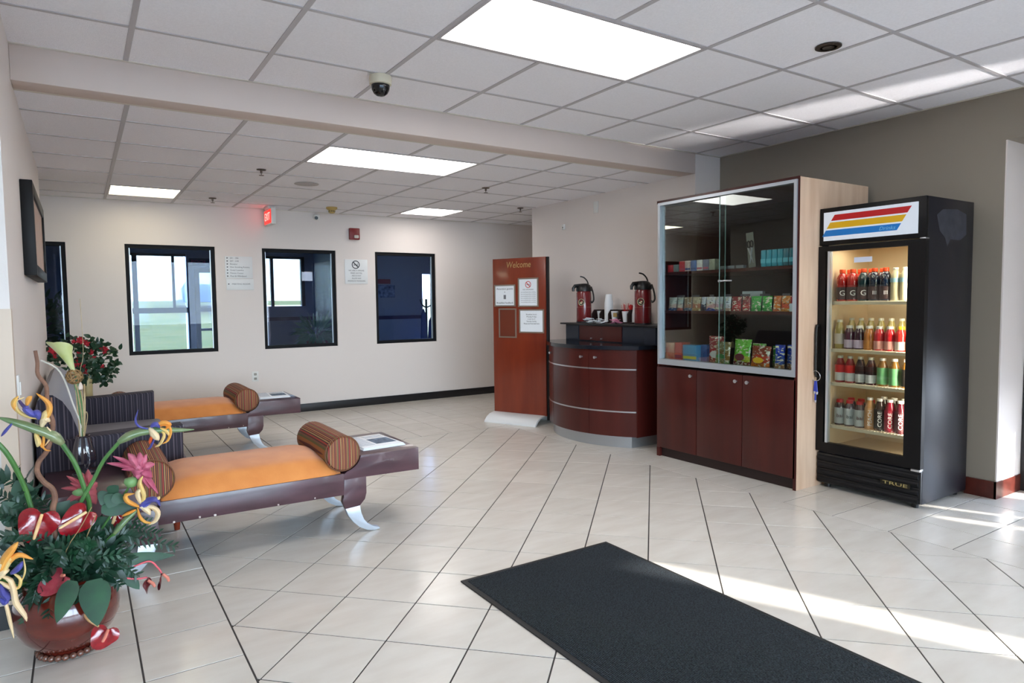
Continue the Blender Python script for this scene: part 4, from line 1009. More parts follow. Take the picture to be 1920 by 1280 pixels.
# ================================================================== goods in the snack cabinet
def bag(loc, w, h, th, rotz, tilt, m, label, cat='snack bag', group='snack bags in the cabinet', nm='snack_bag', mark=None, mrgb=(250, 240, 200), mark_z=.55, panel=None):
    """pillow bag with crimped ends standing on its lower seam, front looking to -X"""
    nx, nz = 8, 12; bm = BM(); F = []; Bk = []
    for i in range(nx + 1):
        f, b = [], []
        for j in range(nz + 1):
            u, v = i / nx * 2 - 1, j / nz
            e = max(0, (1 - abs(u) ** 3.0)) * max(0, sin(pi * min(1, max(0, (v - .05) / .9)))) ** .55
            pinch = 1 - .05 * sin(pi * v)
            wob = .0025 * sin(9 * v + 3 * u)
            f.append(bm.verts.new((-(th / 2 * e + .0008) + wob * e, u * w / 2 * pinch, v * h)))
            b.append(bm.verts.new(((th / 2 * e + .0008), u * w / 2 * pinch, v * h)))
        F.append(f); Bk.append(b)
    for G_ in (F, Bk):
        for i in range(nx):
            for j in range(nz): bm.faces.new((G_[i][j], G_[i + 1][j], G_[i + 1][j + 1], G_[i][j + 1]))
    for i in range(nx):
        bm.faces.new((F[i][0], F[i + 1][0], Bk[i + 1][0], Bk[i][0])); bm.faces.new((F[i][nz], F[i + 1][nz], Bk[i + 1][nz], Bk[i][nz]))
    for j in range(nz):
        bm.faces.new((F[0][j], F[0][j + 1], Bk[0][j + 1], Bk[0][j])); bm.faces.new((F[nx][j], F[nx][j + 1], Bk[nx][j + 1], Bk[nx][j]))
    r = bpy.data.objects.new(nm, None); C.objects.link(r); tag(r, label, cat, group)
    o = obj('pouch', bm, m, None, ang=1.0); o.parent = r
    if False:
        t_ = text(mark, h * .24, (-th * .56 - .002, 0, h * mark_z), (0, -1, 0), UPZ, mat('mark_%d_%d_%d' % mrgb, mrgb, .5), None, .0004, width=w * .66); t_.parent = r
    if panel:
        bm = BM(); pr = [bm.verts.new((-th * .53 - .0015, w * .28 * cos(a), h * .30 + h * .14 * sin(a))) for a in [2 * pi * k / 14 for k in range(14)]]; bm.faces.new(pr)
        o = obj('picture_spot', bm, mat('spot_%d_%d_%d' % panel, panel, .5), None); o.parent = r
    r.rotation_euler = (0, tilt, rotz); r.location = loc; return r
def print_m(name, a, b, c, h=.1, cuts=(.35, .7), acc=None):
    key = 'print_' + name
    if key in MATS: return MATS[key]
    m = bands(key, [(0, a), (cuts[0], b), (cuts[1], c)], axis='Z', lo=0, hi=h, rough=.28, noise_amt=h * .35, coat=.3)
    n = m.node_tree.nodes; l = m.node_tree.links; p = n['Principled BSDF']; src = p.inputs['Base Color'].links[0].from_socket
    t = n.new('ShaderNodeTexCoord'); mp = n.new('ShaderNodeMapping'); mp.inputs['Scale'].default_value = (1, 1, 2.2); mp.inputs['Location'].default_value = (len(name) * 1.7, ord(name[0]) * .37, ord(name[-1]) * .23)
    l.new(t.outputs['Object'], mp.inputs[0])
    for sc_n, th, cc_ in ((36, .60, acc or (236, 226, 200)), (58, .66, tuple(int(q_ * .45) for q_ in b))):
        nz = n.new('ShaderNodeTexNoise'); nz.inputs['Scale'].default_value = sc_n; nz.inputs['Detail'].default_value = 1; l.new(mp.outputs[0], nz.inputs[0])
        r = n.new('ShaderNodeValToRGB'); r.color_ramp.interpolation = 'CONSTANT'; r.color_ramp.elements[0].color = (0, 0, 0, 1); r.color_ramp.elements[1].position = th; r.color_ramp.elements[1].color = (1, 1, 1, 1); l.new(nz.outputs[0], r.inputs[0])
        mx = n.new('ShaderNodeMix'); mx.data_type = 'RGBA'; l.new(r.outputs[0], mx.inputs[0]); l.new(src, mx.inputs[6]); mx.inputs[7].default_value = col(*cc_); src = mx.outputs[2]
    l.new(src, p.inputs['Base Color']); return m
def carton(loc, d, w, h, rotz, m, label, mark=None, mrgb=(255, 255, 255), cat='box', group='boxes in the cabinet', nm='snack_box', stripe=None):
    r = bpy.data.objects.new(nm, None); C.objects.link(r); tag(r, label, cat, group)
    o = obj('carton', bx(-d / 2, d / 2, -w / 2, w / 2, 0, h, bev=.0015), m, None); o.parent = r
    if False:
        t_ = text(mark, h * .35, (-d / 2 - .001, 0, h * .55), (0, -1, 0), UPZ, mat('mark_%d_%d_%d' % mrgb, mrgb, .5), None, .0004, width=w * .7); t_.parent = r
    if stripe:
        o = obj('printed_stripe', bx(-d / 2 - .0006, -d / 2 + .0002, -w * .5 + .002, w * .5 - .002, h * .12, h * .30), mat('stripe_%d_%d_%d' % stripe, stripe, .4), None); o.parent = r
    r.rotation_euler.z = rotz; r.location = loc; return r
zb = .8052; fx = X0 + .095
# bottom level, left to right in the picture = falling y
carton((fx, 3.835, zb), .10, .09, .135, .05, mat('print_multi', (206, 60, 50), .35, rgb2=(226, 190, 160), scale=14), 'red and white snack carton at the left of the bottom display', 'nuts', (250, 230, 210))
carton((fx, 3.745, zb), .10, .07, .14, 0, mat('print_orange', (220, 84, 56), .35, rgb2=(190, 40, 90), scale=10), 'orange and pink snack carton, second on the bottom display', 'GO', (255, 240, 200), stripe=(150, 40, 90))
carton((fx, 3.625, zb), .10, .14, .125, .0, mat('print_blue', (40, 150, 206), .35, rgb2=(60, 170, 220), scale=12), 'light blue snack carton with yellow stripe on the bottom display', 'crisp', (240, 250, 250), stripe=(220, 220, 70))
carton((fx + .05, 3.53, zb), .10, .07, .13, 0, mat('print_deepblue', (24, 84, 150), .35), 'deep blue carton standing behind the light blue one on the bottom display')
bag((fx + .03, 3.43, zb), .15, .20, .045, 0, .05, print_m('red_hot', (150, 20, 30), (196, 34, 44), (170, 24, 34), .2), 'red crisp bag with dark animal print on the bottom display', mark='HOT', panel=(236, 236, 232))
bag((fx - .028, 3.325, zb), .145, .165, .045, -.08, .12, print_m('olive', (60, 140, 70), (150, 110, 50), (140, 120, 64), .165), 'olive brown snack bag leaning back left of the lime bag', mark='TRAIL', panel=(60, 150, 80))
bag((fx - .01, 3.165, zb), .155, .19, .05, -.06, .12, print_m('lime', (130, 40, 40), (190, 200, 50), (110, 200, 50), .19, (.30, .55)), 'bright lime green snack bag with maroon band, tallest in the bottom display', mark='LIME', mrgb=(200, 30, 30), mark_z=.66, panel=(110, 40, 44))
bag((fx + .06, 3.075, zb), .13, .16, .04, -.15, .1, print_m('lime2', (90, 170, 50), (190, 210, 70), (110, 200, 60), .16), 'lime and yellow bag tucked behind the tall lime green bag')
bag((fx - .025, 2.995, zb), .165, .15, .05, -.06, .14, print_m('fire', (226, 120, 30), (200, 60, 30), (150, 60, 30), .155), 'wide orange and red snack bag lying back on the bottom display', mark='FIRE', mrgb=(250, 200, 60), panel=(244, 190, 40))
bag((fx + .03, 2.89, zb), .105, .15, .045, -.1, .1, print_m('green_dk', (110, 120, 40), (70, 150, 60), (40, 140, 50), .15), 'green and olive snack bag left of the blue bags', mark='MIX')
for k, (y, x_) in enumerate(((2.835, -.03), (2.775, .02), (2.722, -.02))):
    bag((fx + x_, y, zb), .078, .165, .038, .02, .08, print_m('blue_bar', (170, 120, 70), (60, 90, 170), (20, 60, 190), .165), 'tall blue snack bag with brown foot, ' + ('left', 'middle', 'right')[k] + ' of the three on the bottom display', mark='BAR', mrgb=(230, 200, 180), mark_z=.35)
# middle shelf
zs = SZ[1] + .0002
Mx = [(3.845, .085, ('cream1', (70, 100, 160), (224, 190, 180), (222, 224, 220)), 'white packet with pink and blue print'), (3.765, .06, ('cream2', (220, 120, 110), (220, 200, 190), (206, 216, 210)), 'narrow white and pink packet'),
      (3.685, .08, ('tan1', (110, 130, 160), (200, 150, 120), (170, 140, 110)), 'tan packet with red print'), (3.595, .085, ('tan2', (196, 160, 100), (190, 110, 80), (196, 180, 150)), 'brown and red cookie packet'), (3.525, .045, ('navy', (30, 34, 60), (50, 56, 90), (210, 210, 220)), 'slim navy packet'),
      (3.455, .09, ('wht1', (60, 80, 170), (226, 170, 170), (226, 222, 226)), 'white packet with rose and blue print'), (3.375, .07, ('wht2', (160, 120, 150), (216, 170, 186), (226, 216, 226)), 'pinkish white packet behind the door seam'), (3.30, .07, ('wht3', (206, 170, 150), (216, 206, 214), (226, 226, 232)), 'plain pale packet just right of the door seam'),
      (3.215, .085, ('red1', (170, 30, 36), (196, 40, 46), (150, 26, 34)), 'red packet with white lettering, left of two'), (3.13, .07, ('red2', (150, 24, 34), (186, 46, 40), (140, 26, 34)), 'red packet with white lettering, right of two'),
      (3.045, .085, ('grn1', (30, 150, 50), (90, 180, 90), (60, 170, 60)), 'green packet with pale top'), (2.955, .08, ('grn2', (50, 150, 60), (40, 160, 60), (70, 180, 60)), 'green packet with white print'),
      (2.875, .06, ('org1', (210, 110, 50), (230, 130, 40), (220, 120, 50)), 'orange packet, left of two'), (2.805, .075, ('org2', (220, 150, 60), (230, 90, 50), (230, 140, 50)), 'orange and red packet, right of two')]
for k, (y, w_, pm, lb_) in enumerate(Mx):
    bag((fx - .01, y, zs), w_, .108, .028, 0, .10, print_m(pm[0], pm[1], pm[2], pm[3], .108), lb_ + ' on the middle shelf', cat='packet', group='packets on the middle shelf', nm='snack_packet', mark=('OAT', 'S', 'OATS', 'NUT', None, 'CRUNCH', None, None, 'KICK', 'KIT', 'MINT', 'GUM', 'ZEST', 'SUN')[k], mrgb=(246, 236, 230) if k > 7 else (170, 50, 60))
    if k % 2 == 0:
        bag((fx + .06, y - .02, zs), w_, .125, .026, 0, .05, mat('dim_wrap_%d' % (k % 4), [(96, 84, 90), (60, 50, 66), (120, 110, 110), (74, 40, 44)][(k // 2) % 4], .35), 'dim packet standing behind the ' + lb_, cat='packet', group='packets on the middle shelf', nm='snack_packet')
carton((fx, 2.725, zs), .07, .07, .055, 0, mat('print_white_blue', (214, 226, 236), .4), 'low white tub at the right end of the middle shelf', 'mint', (60, 90, 160))
carton((fx, 2.725, zs + .0555), .06, .06, .045, 0, mat('print_crimson', (170, 26, 44), .4), 'crimson box on top of the low white tub on the middle shelf', 'dent', (250, 230, 230))
carton((fx + .13, 3.17, zs), .06, .15, .145, .3, mat('pale_card', (186, 190, 192), .5), 'pale grey carton standing behind the red packets on the middle shelf')
# top shelf
zs = SZ[0] + .0002
small = [((186, 40, 50), 'red sweet packet at the far left end'), ((120, 130, 130), 'grey sweet packet next to the far left red one'), ((206, 60, 70), 'bright red sweet box'), ((222, 190, 180), 'white and red sweet box'), ((90, 120, 180), 'blue and white sweet box'), ((230, 214, 206), 'white sweet box with a brown round print'), ((120, 120, 140), 'grey-lilac sweet box'), ((150, 150, 130), 'pale olive sweet box')]
for k, (cc_, lb_) in enumerate(small):
    y = 3.845 - k * .0605; hh = .058 if k < 2 else .082
    carton((fx - .01, y, zs), .05, .055, hh, 0, mat('sweet_%d' % k, cc_, .4, rgb2=tuple(min(255, int(c * 1.2)) for c in cc_), scale=50), lb_ + ' on the top shelf', 'GUM' if k % 2 else 'ROX', (250, 240, 235) if k != 5 else (190, 120, 40), nm='sweet_box', group='small sweet boxes on the top shelf', stripe=(200, 90, 110) if k in (2, 5, 6) else (70, 90, 150) if k in (3, 4) else None)
for k in range(3):
    carton((fx - .02, 3.315 - k * .075, zs), .05, .055, .022, .1 * k, mat('foil_grey', (120, 124, 132), .3, metal=.4), 'small flat grey foil pack on the top shelf, %s from the door seam' % posn[k], nm='foil_pack', group='flat foil packs on the top shelf')
r = empty('scissors_card', (fx, 3.085, zs + .004), 'tall grey carded pair of scissors leaning on the top shelf right of the door seam', 'scissors')
o = obj('card', bx(-.002, .002, -.028, .028, 0, .25), mat('card_grey', (120, 118, 108), .5), None); o.parent = r
bm = BM(); tube(bm, [(-.006, .012, .03), (-.006, -.012, .14)], [.003, .008], 6); tube(bm, [(-.006, -.014, .03), (-.006, .016, .14)], [.003, .008], 6)
o = obj('blades', bm, chrome, None); o.parent = r
bm = BM()
for s_ in (-1, 1):
    tube(bm, [Vector((-.007, s_ * .012 + .011 * cos(a), .165 + .024 * sin(a))) for a in [2 * pi * k / 12 for k in range(13)]], .005, 6)
o = obj('grips', bm, plastic_b, None); o.parent = r
r.rotation_euler = (radians(-6), 0, .1)
for k in range(6):
    y = 2.975 - k * .0445
    r = empty('blue_packet', (fx + (.0 if k < 4 else .02), y, zs), 'turquoise packet number-free wrap, ' + ('first', 'second', 'third', 'fourth', 'fifth', 'sixth')[k] + ' from left in the turquoise row on the top shelf', 'packet', 'turquoise packets on the top shelf')
    r['label'] = 'turquoise packet, ' + ('first', 'second', 'third', 'fourth', 'fifth', 'sixth')[k] + ' from left in the turquoise row on the top shelf'
    tm = mat('turquoise_wrap' if k < 4 else 'turquoise_wrap_dark', (38, 150, 170) if k < 4 else (24, 112, 130), .3, coat=.3)
    obj('wrap', bx(fx - .03, fx + .03, y - .0205, y + .0205, zs, zs + .118, bev=.008), tm, r)
    obj('band', bx(fx - .0306, fx - .029, y - .019, y + .019, zs + .025, zs + .055), mat('turq_band', (90, 180, 200) if k < 4 else (130, 130, 160), .4), r, smooth=False)
# ================================================================== pool room behind the back wall, and outdoors
pw = mat('pool_wall_blue', (166, 168, 176), .6); pwd = mat('pool_side_wall_grey', (186, 184, 178), .6); mull = mat('mullion_navy', (32, 36, 50), .5)  # side wall has an even, paler grey
PYW = 12.0
OP = [(.33, 1.49, .48, 2.12), (1.60, 2.02, .15, 1.90), (2.25, 3.40, 1.25, 2.12)]
wall_y('wall_pool_far', PYW, PYW + .15, -3.0, 3.6, 0, 2.6, OP, pw)
wall_y('wall_pool_side', 11.0, 11.12, 3.6, 7.2, 0, 2.6, [(5.22, 5.95, .05, 1.80)], pwd)
struct('wall_pool_side', bx(3.56, 3.68, 10.3, PYW, 0, 2.6), mat('pool_partition_pale', (190, 200, 220), .6), smooth=False)
struct('wall_pool_side', bx(-3.1, -3.0, YB + .12, PYW, 0, 2.6), pw, smooth=False)
struct('wall_pool_side', bx(7.1, 7.2, YB + .12, 11.1, 0, 2.6), pw, smooth=False)
struct('floor_pool', bx(-3.0, 7.2, YB + .12, PYW + .1, -.12, -.004), mat('pool_floor_blue', (96, 110, 132), .25), smooth=False)
struct('ceiling_pool', bx(-3.0, 7.2, YB, PYW + .15, 2.45, 2.55), mat('pool_ceiling', (150, 160, 185), .7), smooth=False)
bm = BM()
for x in (.33, .72): box(bm, x, x + .07, PYW + .04, PYW + .10, .48, 2.12)
box(bm, .33, 1.49, PYW + .04, PYW + .10, 1.165, 1.25); box(bm, .33, 1.49, PYW + .04, PYW + .10, 2.08, 2.12); box(bm, 1.28, 1.32, PYW + .04, PYW + .10, 1.25, 2.08)
w6 = struct('window_6', bm, mull, smooth=False)
gt = glass('tinted_outer_glass', (200, 204, 190), .5)
obj('pane', bx(.36, 1.46, PYW + .065, PYW + .07, .5, 2.1), gt, w6, smooth=False)
bm = BM(); box(bm, 2.82, 2.87, PYW + .04, PYW + .10, 1.25, 2.12); box(bm, 2.25, 2.29, PYW + .04, PYW + .10, 1.25, 2.12); box(bm, 3.34, 3.40, PYW + .02, PYW + .10, 1.25, 2.12); box(bm, 2.25, 3.4, PYW + .04, PYW + .10, 2.08, 2.12)
obj('pane', bx(2.28, 3.36, PYW + .065, PYW + .07, 1.27, 2.1), gt, struct('window_7', bm, mull, smooth=False), smooth=False)
bm = BM(); box(bm, 1.60, 1.68, PYW + .03, PYW + .1, .15, 1.90); box(bm, 1.94, 2.02, PYW + .03, PYW + .1, .15, 1.90); box(bm, 1.68, 1.94, PYW + .03, PYW + .1, 1.82, 1.90); box(bm, 1.68, 1.94, PYW + .03, PYW + .1, .15, .35); box(bm, 1.68, 1.94, PYW + .03, PYW + .1, .86, .90); box(bm, 1.68, 1.94, PYW + .03, PYW + .1, 1.18, 1.24)
obj('pane', bx(1.67, 1.95, PYW + .065, PYW + .07, .3, 1.84), gt, struct('door_2', bm, mull, smooth=False), smooth=False)
bm = BM(); box(bm, 3.53, 3.56, 10.36, 11.85, 0, 2.0)
struct('door_3', bm, mat('door_slate', (26, 32, 44), .5), smooth=False)
bm = BM(); box(bm, -3.0, .33, PYW - .03, PYW, 1.0, 1.06); box(bm, 2.02, 3.6, PYW - .03, PYW, 1.0, 1.06); box(bm, 3.6, 5.22, 10.97, 11.0, 1.0, 1.06)
struct('trim_2', bm, mat('rail_plum', (90, 70, 92), .5), smooth=False)
r = empty('pool_sign', (1.80, PYW - .02, 2.1), 'dark pool sign with red letters above the outer door seen through the first window', 'sign')
obj('board', bx(1.53, 2.16, PYW - .03, PYW - .002, 1.93, 2.05), mat('pool_sign_navy', (40, 44, 74), .4), r, smooth=False)
text('POOL HOURS', .075, (1.84, PYW - .032, 1.99), wx, UPZ, mat('pool_sign_red', (210, 80, 120), .5), r, .001, width=.56)
r = empty('wall_chart', (4.5, 11, 1.55), 'framed chart with red heading on the far wall seen through the rightmost window', 'chart')
obj('sheet', bx(4.34, 4.68, 10.985, 10.998, 1.38, 1.60), mat('chart_grey', (190, 200, 210), .6, rgb2=(60, 70, 90), scale=18), r, smooth=False)
obj('heading', bx(4.34, 4.60, 10.984, 10.998, 1.62, 1.70), mat('chart_red', (170, 70, 70), .6), r, smooth=False)
def leafmesh(bm, base, d, nrm, L, W, curl=.2, cup=.15, tipw=.0, n=6, shape='leaf'):
    d = Vector(d).normalized(); nrm = Vector(nrm); nrm = (nrm - d * nrm.dot(d)).normalized(); s = d.cross(nrm)
    rows = []
    for i in range(n + 1):
        t = i / n
        if shape == 'leaf': wv = sin(pi * min(1, t * .93 + .07)) ** .8 * (1 - .35 * t)
        elif shape == 'heart': wv = sin(pi * min(1, (t * .97 + .03)) ** .62) ** .75
        elif shape == 'blade': wv = sin(pi * (t * .9 + .1)) ** .6
        elif shape == 'petal': wv = (sin(pi * (t ** .7) * .97 + .03)) ** .9
        else: wv = 1 - t
        c = Vector(base) + d * (L * t * (1 - .15 * curl * t)) + nrm * (-curl * L * t * t)
        e = s * (W / 2 * wv)
        rows.append([bm.verts.new(c - e + nrm * cup * W * wv * .5), bm.verts.new(c), bm.verts.new(c + e + nrm * cup * W * wv * .5)])
    for a, b in zip(rows, rows[1:]):
        for k in range(2): bm.faces.new((a[k], a[k + 1], b[k + 1], b[k]))
g_dark = mat('leaf_dark_green', (26, 66, 42), .45, rgb2=(16, 46, 32), scale=22, coat=.1)
g_mid = mat('leaf_mid_green', (58, 110, 62), .45, rgb2=(36, 84, 50), scale=18)
g_big = mat('leaf_gloss_green', (28, 78, 44), .5, rgb2=(16, 52, 34), scale=14)
g_pale = mat('leaf_pale_green', (120, 150, 110), .5, rgb2=(70, 110, 74), scale=14)
stem_g = mat('stem_green', (78, 124, 56), .4, rgb2=(56, 100, 50), scale=20)
bark = mat('twisted_bark', (140, 100, 78), .7, rgb2=(104, 72, 58), scale=26, bump=.3, bscale=60)
def scatter(bm, c, rx, ry, rz_, n, L, W, rnd):
    for _ in range(n):
        while True:
            v = Vector((rnd.uniform(-1, 1), rnd.uniform(-1, 1), rnd.uniform(-1, 1)))
            if .3 < v.length < 1: break
        p = Vector(c) + Vector((v.x * rx, v.y * ry, v.z * rz_))
        leafmesh(bm, p, v + Vector((0, 0, rnd.uniform(-.3, .7))), Vector((rnd.uniform(-1, .5), rnd.uniform(-1.4, 0), rnd.uniform(.0, 1))), L * rnd.uniform(.6, 1.2), W * rnd.uniform(.7, 1.2), rnd.uniform(0, .4), n=4)
rnd = random.Random(11)
r = empty('potted_fern', (2.62, 8.75, 0), 'pale green potted plant in a red pot behind the second window', 'plant')
obj('stand', lathe(BM(), [(0, 0), (.13, 0), (.12, .03), (.03, .05), (.03, .50), (.14, .52), (.14, .54), (0, .54)], (2.62, 8.75, 0), 18), mull, r)
obj('pot', lathe(BM(), [(0, .54), (.10, .54), (.14, .78), (.15, .80), (.13, .80), (0, .78)], (2.62, 8.75, 0), 20), mat('pot_red', (130, 50, 44), .5), r)
bm = BM(); scatter(bm, (2.60, 8.72, .92), .19, .16, .13, 150, .17, .035, rnd)
for _ in range(40):
    a = rnd.uniform(0, 6.28); leafmesh(bm, (2.60 + .12 * cos(a), 8.72 + .12 * sin(a), .88), (cos(a), sin(a), -.9), (0, -1, .4), .26, .03, .2, n=4)
o = obj('foliage', bm, g_pale, r); o['kind'] = 'stuff'
for (cx, cy, nm) in ((-.42, 9.4, 'green bushy plant behind the leftmost window, nearer the glass'), (-.05, 10.6, 'green bushy plant farther back behind the leftmost window')):
    r = empty('bushy_plant', (cx, cy, 0), nm, 'plant')
    obj('planter', lathe(BM(), [(0, 0), (.16, 0), (.20, .34), (.18, .34), (0, .32)], (cx, cy, 0), 18), mull, r)
    obj('trunk', cyl(BM(), (cx, cy, .3), (cx, cy, .9), .02, 8), bark, r)
    bm = BM(); scatter(bm, (cx, cy, 1.0), .34, .3, .5, 260, .12, .05, rnd); o = obj('foliage', bm, g_mid, r); o['kind'] = 'stuff'
r = empty('towel_stand', (5.05, 10.5, 0), 'dark stand draped with blue towels behind the rightmost window', 'towel stand')
obj('pole', cyl(BM(), (5.05, 10.5, .03), (5.05, 10.5, 1.35), .018, 10), plastic_b, r)
obj('base', lathe(BM(), [(0, 0), (.18, 0), (.16, .03), (0, .035)], (5.05, 10.5, 0), 18), plastic_b, r)
bm = BM()
for s_ in (-1, 1): tube(bm, spline([(5.05, 10.5, 1.2), (5.05 + s_ * .08, 10.48, 1.24), (5.05 + s_ * .13, 10.46, 1.34)], 6), .012, 6)
obj('hooks', bm, plastic_b, r)
for k, (x, wv, z0, z1) in enumerate(((4.98, .07, .35, 1.18), (5.13, .09, .42, 1.05))):
    pts = [(x - wv, 10.45, z0), (x - wv * .3, 10.42, z0 - .02), (x + wv * .4, 10.46, z0), (x + wv, 10.43, z0 + .02), (x + wv * .6, 10.45, z1 - .1), (x + .01, 10.47, z1), (x - wv * .5, 10.45, z1 - .08)]
    obj('towel', prism(BM(), pts, (0, .04, 0), .008), mat('towel_blue_%d' % k, ((92, 120, 170), (60, 84, 160))[k], .8), r)
# outdoors
struct('ground', bx(-30, 30, -40, YF - .125, -.3, -.16), mat('asphalt', (128, 128, 128), .8), smooth=False)
struct('ground', bx(-40, 40, PYW + .16, 15.5, -.3, -.16), mat('asphalt', (128, 128, 128), .8), smooth=False)
bm = BM(); n = 26
gv = [[bm.verts.new((-40 + i * 4, 15.4 + j * 1.2, -.17 + 1.62 * min(1, j / 14) + .06 * noise.noise(Vector((i * .7, j * .9, 0))))) for i in range(21)] for j in range(16)]
for j in range(15):
    for i in range(20): bm.faces.new((gv[j][i], gv[j][i + 1], gv[j + 1][i + 1], gv[j + 1][i]))
lowv = [bm.verts.new((v.co.x, v.co.y, -.3)) for v in gv[-1]]
for i in range(20): bm.faces.new((gv[-1][i], gv[-1][i + 1], lowv[i + 1], lowv[i]))
o = obj('grass_bank', bm, mat('dry_grass', (92, 100, 40), .9, rgb2=(146, 122, 70), scale=1.6, stretch=(.4, 2.5, 1)), None, loc=(0, 15.4, -.17)); tag(o, 'dry grass bank outdoors seen through the windows of the pool room', 'grass', kind='stuff')
cgz = 1.13; cx0 = 4.35; cy0 = 27.0
r = empty('parked_car', (cx0, cy0, cgz), 'blue and white car outdoors behind the pool room windows', 'car')
cb = mat('car_blue', (60, 96, 150), .25, coat=.6)
side = [(-1.15, .25), (1.15, .25), (1.2, .75), (1.12, .88), (.82, 1.42), (-.82, 1.42), (-1.12, .88), (-1.2, .75)]
obj('body', prism(BM(), [(cx0 + x, cy0, z + cgz) for x, z in side], (0, 3.4, 0), .05), cb, r)
obj('windscreen', prism(BM(), [(cx0 + x, cy0 - .015, z + cgz) for x, z in [(-.92, .92), (.92, .92), (.7, 1.34), (-.7, 1.34)]], (0, .03, 0)), mat('car_glass', (190, 210, 230), .05), r)
for x in (-.85, .85):
    obj('wheel', cyl(BM(), (cx0 + x - .11, cy0 + .5, .3 + cgz), (cx0 + x + .11, cy0 + .5, .3 + cgz), .3, 18), plastic_b, r)
    obj('headlamp', bx(cx0 + x - .15, cx0 + x + .15, cy0 - .02, cy0 + .02, cgz + .62, cgz + .76, bev=.01), plastic_w, r)

# ================================================================== big flower arrangement in the glossy pot
fc = Vector((-.085, 2.965, 0))
fa = empty('flower_arrangement', fc, 'red-brown pot of red anthuriums, birds of paradise and ferns nearest the camera', 'flower arrangement')
obj('pot', lathe(BM(), [(0, .012), (.085, .012), (.09, .03), (.112, .045), (.148, .085), (.168, .13), (.172, .165), (.166, .205), (.152, .240), (.138, .262), (.134, .275), (.142, .285), (.140, .292), (.124, .292), (.121, .27), (0, .262)], fc, 44), mat('pot_glossy_redwood', (104, 34, 22), .12, rgb2=(72, 22, 17), scale=7, coat=.8, stretch=(1, 1, 3)), fa)
bm = BM()
for k in range(26):
    a = 2 * pi * k / 26; bmesh.ops.create_icosphere(bm, subdivisions=1, radius=.0135, matrix=Matrix.Translation((fc.x + .096 * cos(a), fc.y + .096 * sin(a), .0138)))
o = obj('beaded_foot', bm, mat('pot_bead', (110, 70, 56), .2, coat=.6), fa, ang=2); o['kind'] = 'stuff'
YFL = 2.93
def P(u, v, y=YFL): return PY(u, v, y)
vdir = (Vector((0, 0, CAMZ)) - P(120, 980)).normalized()
MPX = .00195
root = Vector((fc.x, fc.y, .275))
def stem(pts, r0, m=stem_g, nm='stem', r1=None, parent=fa, seg=8, n=18):
    sp_ = spline(pts, n); k = len(sp_)
    return obj(nm, tube(BM(), sp_, [r0 + ((r1 if r1 is not None else r0) - r0) * i / (k - 1) for i in range(k)], seg), m, parent)
redm = mat('anthurium_red', (164, 20, 34), .18, rgb2=(118, 10, 24), scale=45, coat=.9, bump=.35, bscale=38)
redd = mat('anthurium_maroon', (128, 30, 46), .2, rgb2=(160, 60, 70), scale=40, coat=.6, bump=.35, bscale=38)
redk = mat('anthurium_dark', (84, 14, 26), .25, coat=.5)
cream = mat('spadix_cream', (238, 214, 164), .5, rgb2=(226, 170, 110), scale=20)
pink = mat('spadix_pink', (206, 120, 100), .5)
def anthurium(u, v, tip, size, m, y=YFL, sp_to=None, tilt=(0, 0, 0), spm=cream, stem_pts=None, wide=1.0):
    c = P(u, v, y); t = P(tip[0], tip[1], y); d = (t - c).normalized(); nrm = (vdir + Vector(tilt)).normalized(); nrm = (nrm - d * nrm.dot(d)).normalized(); s = d.cross(nrm)
    L = size * MPX * 1.12; bm = BM(); rings = []; n = 30
    out = []
    for k in range(n):
        a = 2 * pi * k / n
        # heart: notch at a = pi, tip at a = 0
        rr = .62 + .25 * max(0, cos(a)) ** 6 + .10 * (1 - cos(2 * a)) * .5
        notch = max(0, -cos(a)) ** 10; rr *= (1 - .55 * notch)
        if cos(a) > 0: rr += .22 * cos(a) ** 3
        out.append((rr * cos(a) * 1.0, rr * sin(a) * wide * 1.15))
    cen = bm.verts.new(c - d * L * .20 + nrm * -.006)
    for f in (.33, .66, 1.0):
        rings.append([bm.verts.new(c + d * (x * f * L * .72 - (1 - f) * L * .2) + s * (yv * f * L * .72) + nrm * (.010 * f * f * sin(3 * 2 * pi * k / n) * L * 8 + (-.02 + .10 * f * f - .12 * f ** 4) * L)) for k, (x, yv) in enumerate(out)])
    for k in range(n): bm.faces.new((cen, rings[0][k], rings[0][(k + 1) % n]))
    for a_, b_ in zip(rings, rings[1:]):
        for k in range(n): bm.faces.new((a_[k], b_[k], b_[(k + 1) % n], a_[(k + 1) % n]))
    o = obj('anthurium_flower', bm, m, fa, ang=2)
    base = c - d * L * .20 + nrm * .002
    if sp_to: e_ = P(sp_to[0], sp_to[1], y - .02) + nrm * .012
    else: e_ = c + d * L * .25 + nrm * .03
    obj('spadix', tube(BM(), [base, base.lerp(e_, .5) + nrm * .006, base.lerp(e_, .95), e_], [.0055, .0062, .005, .002], 8), spm, o)
    if stem_pts: stem([base - nrm * .006] + [P(*q) if len(q) < 3 else P(q[0], q[1], q[2]) for q in stem_pts], .0035, stem_g, 'stem', .0035)
    return o
anthurium(74, 975, (54, 1022), 50, redm, 2.90, (64, 1010), stem_pts=[(92, 1020, 2.95), (110, 1080, 2.97)])
anthurium(152, 968, (108, 1006), 50, redm, 2.90, (112, 990), tilt=(.3, 0, .3), wide=.8, stem_pts=[(145, 1010, 2.95), (135, 1080, 2.97)])
anthurium(107, 1086, (80, 1106), 40, redd, 2.82, (124, 1080), tilt=(-.4, 0, .5), spm=pink, stem_pts=[(122, 1090, 2.9), (135, 1100, 2.95)], wide=.85)
anthurium(198, 1188, (178, 1222), 36, redm, 2.80, None, tilt=(.2, 0, .2), spm=pink)
